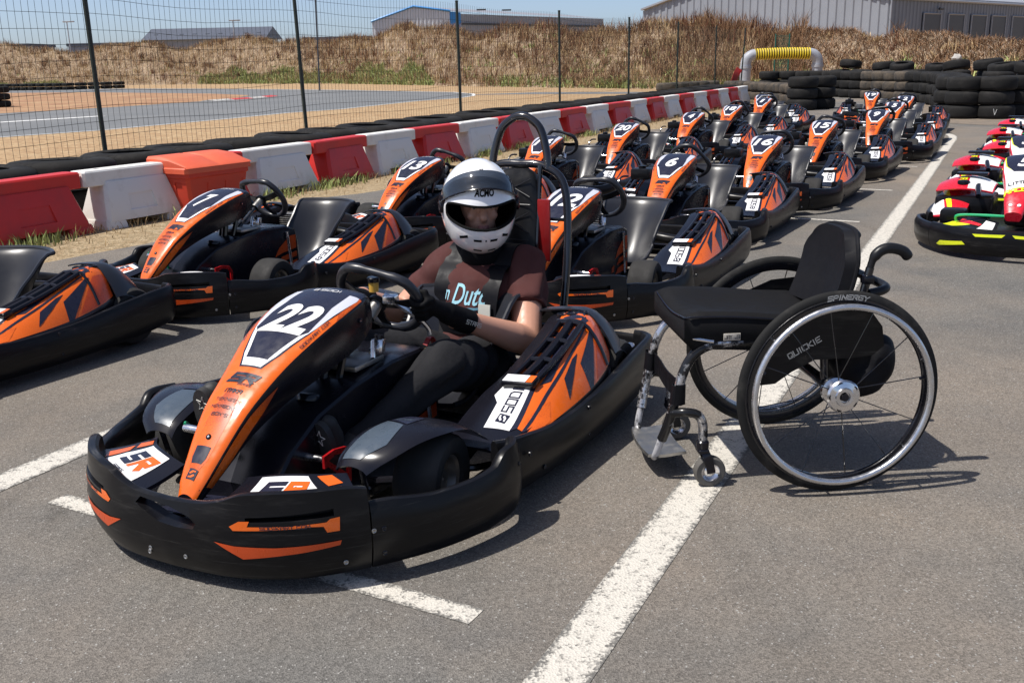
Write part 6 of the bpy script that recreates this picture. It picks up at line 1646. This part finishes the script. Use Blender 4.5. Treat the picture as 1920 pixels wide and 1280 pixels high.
# frame: two bent side tubes, axle tube, struts
for y, yo in ((-.10, -.075), (-.46, -.485)):
    ins = .03 if y > -.2 else -.03
    pts = spl([(-.08, y, .425), (.10, y, .44), (.27, y, .452), (.36, y, .448), (.415, y, .418), (.445, y, .365), (.462, y, .30), (.485, y-ins*.4, .20), (.50, y-ins, .14)], 6)
    MB().tube(pts, .0155, 14).build('side_frame', 'chairpaint', wc)
    MB().tube(spl([(.497, y-ins, .155), (.51, y-ins*1.3, .105), (.515, y-ins*1.8, .075), (.508, y-ins*3.2, .058), (.50, y-ins*4.2, .056)], 5), .0115, 12).build('footrest_tube', 'chairsilver', wc)
    br_ = MB().tube(spl([(.475, y, .235), (.445, yo, .245), (.405, yo, .235), (.388, yo, .205), (.386, yo, .15)], 5), .0145, 12).build('caster_arm', 'chairpaint', wc)
    q = MB(); q.lathe([(.017, 0), (.019, .01), (.019, .03), (.015, .034)], 16, 0, Matrix.Translation((.386, yo, .118))); q.build('caster_stem', 'gloss', br_)
    q = MB()
    for s in (-1, 1): q.strap(spl([(.386, yo+s*.012, .122), (.376, yo+s*.021, .105), (.366, yo+s*.022, .07), (.362, yo+s*.022, .05)], 4), .026, .005, (1, 0, 0))
    q.box((.386, yo, .120), (.034, .044, .012), 0, None, .003); q.build('caster_fork', 'gloss', br_)
    X = Matrix.Translation((.362, yo, .0495)) @ Matrix.Rotation(-math.pi/2, 4, 'X')
    q = MB(); q.lathe([(.028, -.0155), (.044, -.0165), (.0485, -.011), (.0495, 0), (.0485, .011), (.044, .0165), (.028, .0155), (.028, 0)], 36, 0, X, closed=True); cw = q.build('caster_wheel', 'casterrub', wc)
    q = MB(); q.lathe([(.029, -.0165), (.026, -.012), (.018, -.007), (.010, -.013), (.004, -.013), (.004, .013), (.010, .013), (.018, .007), (.026, .012), (.029, .0165)], 28, 0, X); q.build('caster_rim', 'chrome', cw)
    # back post and push handle
    MB().tube(spl([(-.06, y+.0, .40), (-.085, y, .50), (-.105, y, .60), (-.118, y, .665)], 5), .0125, 12).build('back_post', 'blackpaint', wc)
    h_ = MB().tube(spl([(-.116, y, .655), (-.125, y, .69), (-.145, y, .714), (-.175, y, .722), (-.215, y, .712), (-.236, y, .690)], 5), [.011]*5 + [.0125, .015] + [.0165]*17 + [.0155, .012], 14).build('push_handle', 'padvinyl', wc)
    q = MB(); q.box((-.112, y, .63), (.034, .034, .028), 0, None, .006); q.build('handle_clamp', 'gloss', h_)
MB().tube([(0, -.03, WR), (0, GA+.03, WR)], .018, 14).build('axle_tube', 'blackpaint', wc)
for y in (-.10, -.46): MB().tube([(0.0, y, WR), (.01, y, .43)], .013, 10).build('axle_plate', 'blackpaint', wc)
MB().tube(spl([(-.118, -.10, .585), (-.175, -.12, .590), (-.20, -.17, .592), (-.20, -.28, .592), (-.20, -.39, .592), (-.175, -.44, .590), (-.118, -.46, .585)], 5), .014, 10).build('stretcher_bar', 'padvinyl', wc)
# calf strap with the near end wound round the tube
q = MB(); q.strap(spl([(.475, -.083, .30), (.452, -.082, .298), (.44, -.10, .296), (.45, -.16, .294), (.452, -.28, .288), (.45, -.40, .294), (.458, -.475, .298), (.478, -.478, .30)], 5), .062, .004, (0, 0, 1)); cs_ = q.build('calf_strap', 'webbing', wc)
for y in (-.10, -.46):
    q = MB(); q.lathe([(.0185, -.03), (.0205, -.03), (.021, .03), (.0185, .03)], 18, 0, axis_x((.4625, y, .295), (.1, 0, -1))); q.build('strap_wrap', 'webbing', cs_)
# foot plate
def plate(u, v): return Vector((.425 + .125*u - .012*(2*v-1)**2, -.155 - .25*v, .062 + .014*(1-u) + .010*(2*u-1)**2*(1 if u > .5 else 0)))
q = MB(); thick(q, plate, lin(0, 1, 10), lin(0, 1, 12), .010); fp = q.build('foot_plate', 'steel', wc, angle=50)
for u0, u1, v0, v1 in ((.08, .40, .06, .46), (.08, .40, .54, .95), (.48, .86, .06, .30), (.48, .86, .40, .66), (.48, .86, .74, .95)):
    q = MB(); decal(q, [[(u0, v0), (u1, v0), (u1, v1), (u0, v1)]], plate, .0016, 0, .2); q.build('grip_tape', 'plategrey', fp, recalc=False)
# seat cushion
def cush(a, b):
    t = abs(2*b-1); return Vector((-.045 + .495*a, -.085 - .39*b, .522 + .030*a - .022*math.sin(b*math.pi)*(1-.3*a) + .012*math.cos(t*math.pi*.9)*.3*a + .018*max(0, math.sin((a-.35)*4))*(math.cos(2*math.pi*b)*.5)))
rings = []
for a in lin(0, 1, 22):
    e = min(1, (1-a)*14); e0 = min(1, a*14); k_ = min(e, e0)**.5
    top_ = [cush(a, b) + Vector((0, 0, -.03*(1-k_))) for b in lin(.04, .96, 17)]
    ed = [cush(a, 1.) + Vector((0, -.004*k_, -.022)), cush(a, 1.) + Vector((0, -.003, -.075)), cush(a, .97) + Vector((0, 0, -.118+.03*(1-k_)))]
    ed2 = [cush(a, .03) + Vector((0, 0, -.118+.03*(1-k_))), cush(a, 0.) + Vector((0, .003, -.075)), cush(a, 0.) + Vector((0, .004*k_, -.022))]
    rings.append(top_ + ed + ed2)
q = MB(); q.loft(rings); cu = q.build('seat_cushion', 'cushion', wc, angle=60)
q = MB(); q.tube([cush(a, 0) + Vector((0, .004, -.014)) for a in lin(.02, .97, 18)] + [cush(.992, b) + Vector((.0, 0, -.018)) for b in lin(.04, .96, 12)], .003, 6); q.build('cushion_piping', 'gloss', cu)
q = MB(); q.box((.305, -.0795, .475), (.052, .003, .022), 0, None, .001); lb = q.build('cushion_label', 'whiteletter', cu)
q = MB(); decal(q, [pl for pl in stroke_text('JAY J3', .011, .0058, .0017)], lambda x, y: Vector((.305-x, -.0775, .475+y)), .0006, 0, .05, Vector((0, 1, 0))); q.build('label_lettering', 'navy', lb, recalc=False)
for y in (-.09, -.47): MB().tube([(.43, y, .475), (.36, y+.006, .462)], .006, 8).build('front_stud', 'chrome', wc)
q = MB(); q.loft([[Vector((x, y, z)) for y, z in ((-.11, .45), (-.45, .45), (-.45, .437), (-.11, .437))] for x in (-.06, .40)]); q.build('seat_sling', 'backfab', wc)
# backrest pad
def backp(a, b):
    y = -.105 - .35*a; t = 2*a-1
    w = 1 - .18*max(0, b-.75)**1.5*6
    return Vector((-.062 - .055*b + .030*t*t - .012*math.sin(b*3.1), -.28 + (y+.28)*w, .50 + .262*b - .035*max(0, abs(t)-.45)**2*3*b))
q = MB(); thick(q, backp, lin(0, 1, 20), lin(0, 1, 16), -.038 if (backp(.5, .5)-backp(.4, .5)).cross(backp(.5, .6)-backp(.5, .5)).x > 0 else .038)
bk_ = q.build('backrest', 'backfab', wc, angle=70)
q = MB()
for e in ([backp(0, b) for b in lin(0, 1, 14)] + [backp(a, 1) for a in lin(0, 1, 14)] + [backp(1, b) for b in lin(1, 0, 14)],): q.tube(e, .007, 8)
q.build('backrest_piping', 'backfab', bk_)
# side guard beside the near wheel
sg = [(.245, .36), (.235, .43), (.16, .50), (.04, .55), (-.06, .558), (-.12, .535), (-.155, .49), (-.165, .43), (-.13, .40), (-.06, .395), (.05, .395), (.12, .36), (.17, .325), (.215, .322)]
X = Matrix(((1, 0, 0, 0), (0, 0, 1, -.068), (0, 1, 0, 0), (0, 0, 0, 1)))
for dy in (0, GA+.068*2):
    q = MB(); q.prism(sg, -.002, .002, 0, Matrix.Translation((0, dy, 0)) @ X); g_ = q.build('side_guard', 'black', wc)
    if dy == 0:
        q = MB(); decal(q, [[(x*math.cos(.5)-y*math.sin(.5), x*math.sin(.5)+y*math.cos(.5)) for x, y in pl] for pl in stroke_text('QUICKIE', .016, .014, .0034)], lambda x, y: Vector((.085 - x, -.066, .435 + y)), .001, 0, .1, Vector((0, 1, 0))); q.build('guard_lettering', 'greyletter', g_, recalc=False)
# bag slung under the seat
organic('seat_bag', [('e', (-.12, -.20, .40), (.09, .09, .10)), ('e', (-.13, -.34, .40), (.09, .09, .10)), ('e', (-.15, -.22, .31), (.085, .14, .085)), ('e', (-.18, -.15, .36), (.06, .07, .09))], .010, ['backfab'], wc, 4, lambda p: .006*math.sin(p.x*60+p.z*35)*math.sin(p.y*30))
# brake lever
MB().tube(spl([(.20, -.07, .36), (.245, -.065, .345), (.27, -.06, .325)], 4), .008, 8).build('brake_lever', 'gloss', wc)
MB().tube([(-.245, .012, .345), (-.262, .012, .348)], .004, 6).build('valve_stem', 'gloss', wc)
# ------------------------------------------------------------ red children's karts on the right
def build_junior():
    k = empty('junior_kart')
    S = s_of_lat
    b = MB(); b.loft([bump_ring(s, .215) for s in lin(-S(.52), S(.52), 49)]); fb = b.build('front_bumper', 'black', k)
    for s in (-1, 1):
        st = MB(); fl = lambda p: Vector((p.x, p.y*1.5, 0)); fn = lambda a, z, s=s: bump_out(s*a, z)
        decal(st, [[(S(.28), .125), (S(.43), .105), (S(.46), .075), (S(.44), .07), (S(.26), .105)]], fn, .0015, 0, .03, fl)
        decal(st, [[(S(.02), .19), (S(.22), .182), (S(.20), .165), (S(.04), .170)]], fn, .0015, 0, .03, fl)
        st.build('bumper_sticker', ['kyellow'], fb, recalc=False)
        b = MB(); b.loft([bump_ring(s*t, .205) for t in lin(S(.52)+.004, BLEN-.001, 24)]); b.build('side_panel', 'black', k)
        path = spl([(-.10, .605, 0), (-.2, .64, 0), (-.5, .66, 0), (-.95, .66, 0), (-1.2, .64, 0), (-1.3, .58, 0)], 5); path = [Vector((p.x, p.y*s, 0)) for p in path]
        if s > 0: path = path[::-1]
        b = MB(); b.loft(wall_sweep(path, [.22]*len(path), .05)); b.build('side_bumper', 'black', k)
        def deck(a, t, s=s):
            p, n = bpath(s*S(.10+.42*a)); return p - n*(.036 + .17*t) + Vector((0, 0, .19 + .05*t*t + .02*math.sin(a*3)))
        q = MB(); thick(q, deck, lin(0, 1, 10), lin(0, 1, 6), .012 if s > 0 else -.012); dk = q.build('front_deck', 'gloss', k)
        q = MB(); decal(q, [[(.72, .05), (.98, .1), (.95, .6), (.55, .75), (.5, .45)]], deck, .0015, 0, .1); decal(q, [[(.32, .45), (.3, .62), (.85, .85), (.8, .55)]], deck, .0026, 1, .1); decal(q, [[(.05, .05), (.3, .05), (.28, .9), (.05, .9)]], deck, .0015, 2, .1)
        q.build('deck_sticker', ['kyellow', 'kred', 'white'], dk, recalc=False)
        q = MB(); q.box((.16, s*.40, .24), (.16, .17, .10), 0, None, .02); q.build('wheel_block', 'black', k)
        wheel_part('front_wheel', k, (0, s*.44, .125), .125, .12, .068); wheel_part('rear_wheel', k, (-1.0, s*.52, .13), .13, .17, .068)
        P = pod_fns(True); Pd = lambda u, v, s=s: P(u, v, s)
        q = MB(); thick(q, Pd, lin(-1.0, -.14, 26), [-1, -.4, 0, .1, .25, .4, .55, .7, .85, .95, 1, 1.4], .008 if s > 0 else -.008); pod = q.build('side_pod', 'kred', k)
        q = MB(); decal(q, [[(-.16, .5), (-.16, .95), (-.5, .97), (-.6, .8)]], Pd, .0015, 0, .06); decal(q, [[(-.18, .3), (-.18, .42), (-.5, .70), (-.8, .78), (-.8, .70), (-.5, .55)]], Pd, .0026, 1, .06); decal(q, [[(-.75, .4), (-.95, .35), (-.97, .9), (-.8, .95)]], Pd, .0015, 2, .06)
        q.build('pod_sticker', ['white', 'kyellow', 'navy'], pod, recalc=False)
    # engine hood on the right: red with a white flank and a black cap
    def hood(u, v): 
        x = -.42 - .42*u; return Vector((x, -.62 + .40*v, .30 + .16*math.sin(min(1, .25+u*.8)*math.pi/2)*(1-.35*(2*v-1)**2) - .05*u*u))
    q = MB(); thick(q, hood, lin(0, 1, 12), lin(0, 1, 12), .01 if (hood(.5, .4)-hood(.4, .4)).cross(hood(.4, .5)-hood(.4, .4)).z > 0 else -.01); hd_ = q.build('engine_hood', 'kred', k)
    q = MB(); decal(q, [[(.02, .55), (.02, .98), (.98, .98), (.95, .5)]], hood, .0015, 0, .1); decal(q, [[(.1+y*2.2, .62+x*1.4) for x, y in pl] for pl in stroke_text('RACER', .05, .035, .009)] if False else [[(.5+x*2.4, .42+y*2.2) for x, y in pl] for pl in stroke_text('RACER', .05, .035, .010)], hood, .0026, 1, .1)
    q.build('hood_sticker', ['white', 'kyellow'], hd_, recalc=False)
    q = MB(); q.lathe([(.045, -.01), (.045, .012), (.035, .018), (.012, .022), (.001, .02)], 16, 0, Matrix.Translation(hood(.22, .45))); q.build('hood_cap', 'gloss', hd_)
    q = MB(); q.box((-.63, -.42, .22), (.44, .40, .16), 0, None, .02); q.build('engine', 'black', k)
    q = MB(); q.box((-.66, -.40, .452), (.10, .22, .02), 0, None, .006); q.build('hood_handle', 'gloss', hd_)
    # nose
    ts = [-2, -1.5, -1.15, -1, -.92, -.82, -.5, 0, .5, .82, .92, 1, 1.15, 1.5, 2]
    b = MB(); b.loft([[nose(x, t) + Vector((0, 0, .03)) for t in ts] for x in lin(.44, -.225, 34)]); nf = b.build('nose_fairing', 'kred', k, angle=50)
    N_ = lambda u, v: nose(u, v) + Vector((0, 0, .03)); q = MB()
    decal(q, [[(.32, -.9), (.26, .9), (.12, .95), (-.12, .95), (-.12, -.95), (.12, -.95)]], N_, .0012, 0, (.03, .12), nhint)
    decal(q, [[(.12, -.45), (.12, .45), (.05, .8), (-.1, .92), (-.215, .95), (-.215, -.95), (-.1, -.92), (.05, -.8)]], N_, .0026, 1, (.03, .12), nhint)
    for s in (-1, 1): decal(q, [[(u, v*s) for u, v in ((.12, .5), (.05, .86), (-.14, .98), (-.14, .93), (.05, .80))]], N_, .0034, 2, (.03, .12), nhint)
    for pl in stroke_text('LITTLE', .026, .020, .0065, .3, .2): decal(q, [[(x*.94-y*.3, y*.94+x*.3) for x, y in pl]], lambda x, y: nose_m(x, arc_of(.235)+y) + Vector((0, 0, .03)), .004, 3, .03)
    for pl in stroke_text('RACER', .034, .026, .008, .3, .2): decal(q, [[(x*.94-y*.3, y*.94+x*.3) for x, y in pl]], lambda x, y: nose_m(x, arc_of(.30)+y) + Vector((0, 0, .03)), .004, 2, .03)
    q.build('nose_sticker', ['white', 'navy', 'kyellow', 'gloss'], nf, recalc=False)
    q = MB(); 
    for y in (-.03, .03): q.lathe([(.012, -.002), (.012, .004), (.001, .006)], 12, 0, axis_x(nose(.40, y/.07) + Vector((0, 0, .03)), (.6, 0, .8)))
    tag(q.build('nose_screw', 'white', nf), kind='stuff')
    decal_n = MB(); decal(decal_n, font_mesh('5', .15, .08, .035, .16), lambda x, y: nose_m(x, arc_of(-.01)+y) + Vector((0, 0, .03)), .0044, 0, .02); decal_n.build('race_number', 'white', nf, recalc=False)
    MB().tube(spl([(.33, -.36, .23), (.35, -.35, .27), (.36, -.2, .28), (.36, -.05, .28)], 5), .010, 8).build('pedal_bar', 'green', k)
    # seat and wheel
    sx = hermite([0, .3, .5, .7, 1], [-.45, -.62, -.82, -.90, -.99]); sz = hermite([0, .3, .5, .7, 1], [.16, .10, .14, .30, .52])
    def seat(b_, a): q_ = abs(a)**2.2; return Vector((sx(b_)+.12*q_*(b_ > .0)*math.sin(b_*3), .02+.18*a, sz(b_)+.10*q_*math.sin(b_*3)))
    q = MB(); thick(q, seat, lin(0, 1, 20), lin(-1, 1, 15), -.01); q.build('seat', 'seat', k, angle=60)
    n_ = Vector((-.835, 0, .55)); ctr = Vector((-.40, 0, .52)); up = Vector((.55, 0, .835)); rt = n_.cross(up)
    q = MB(); q.tube([ctr + rt*.13*math.cos(a) + up*.13*math.sin(a) for a in lin(0, 2*math.pi, 33)[:-1]], .014, 8, closed=True); sw = q.build('steering_wheel', 'seat', k)
    q = MB(); q.tube([(-.05, 0, .25), ctr], .014, 8); q.box((-.12, 0, .28), (.5, .16, .2), 0, None, .03); q.build('steering_column', 'black', k)
    q = MB(); q.box((-.45, 0, .07), (1.3, .55, .03), 0, None, .01); q.build('floor_pan', 'black', k)
    # black side bars round the cockpit
    for s in (-1, 1): MB().tube(spl([(-.25, s*.30, .33), (-.45, s*.33, .38), (-.70, s*.34, .36)], 5), .02, 8).build('cockpit_bar', 'gloss', k)
    return k
jb = build_junior()
JY = KY - R(5); jr = .95
jf = Vector((math.cos(JY), math.sin(JY), 0)); jrt = Vector((jf.y, -jf.x, 0))
jl = ['nearest red and yellow kart, its bumper filling the right edge', 'second red kart along the right edge', 'third red kart along the right edge', 'fourth red kart back at the right edge', 'furthest red kart at the right edge']
tanks = [(3.36, 7.27), (4.20, 8.90), (5.11, 10.37), (6.07, 12.28), (6.97, 13.91)]
for i, (tx_, ty_) in enumerate(tanks):
    k = jb if i == 0 else copy_tree(jb)
    o = Vector((tx_, ty_, 0)) - (jf*(-.56) + jrt*(.40))*jr
    k.location = (o.x, o.y, .004); k.rotation_euler = (0, 0, JY + R([0, 2, -2, 1, 0][i])); k.scale = (jr, jr, jr)
    tag(k, jl[i], 'go kart', 'red karts in the right hand file')
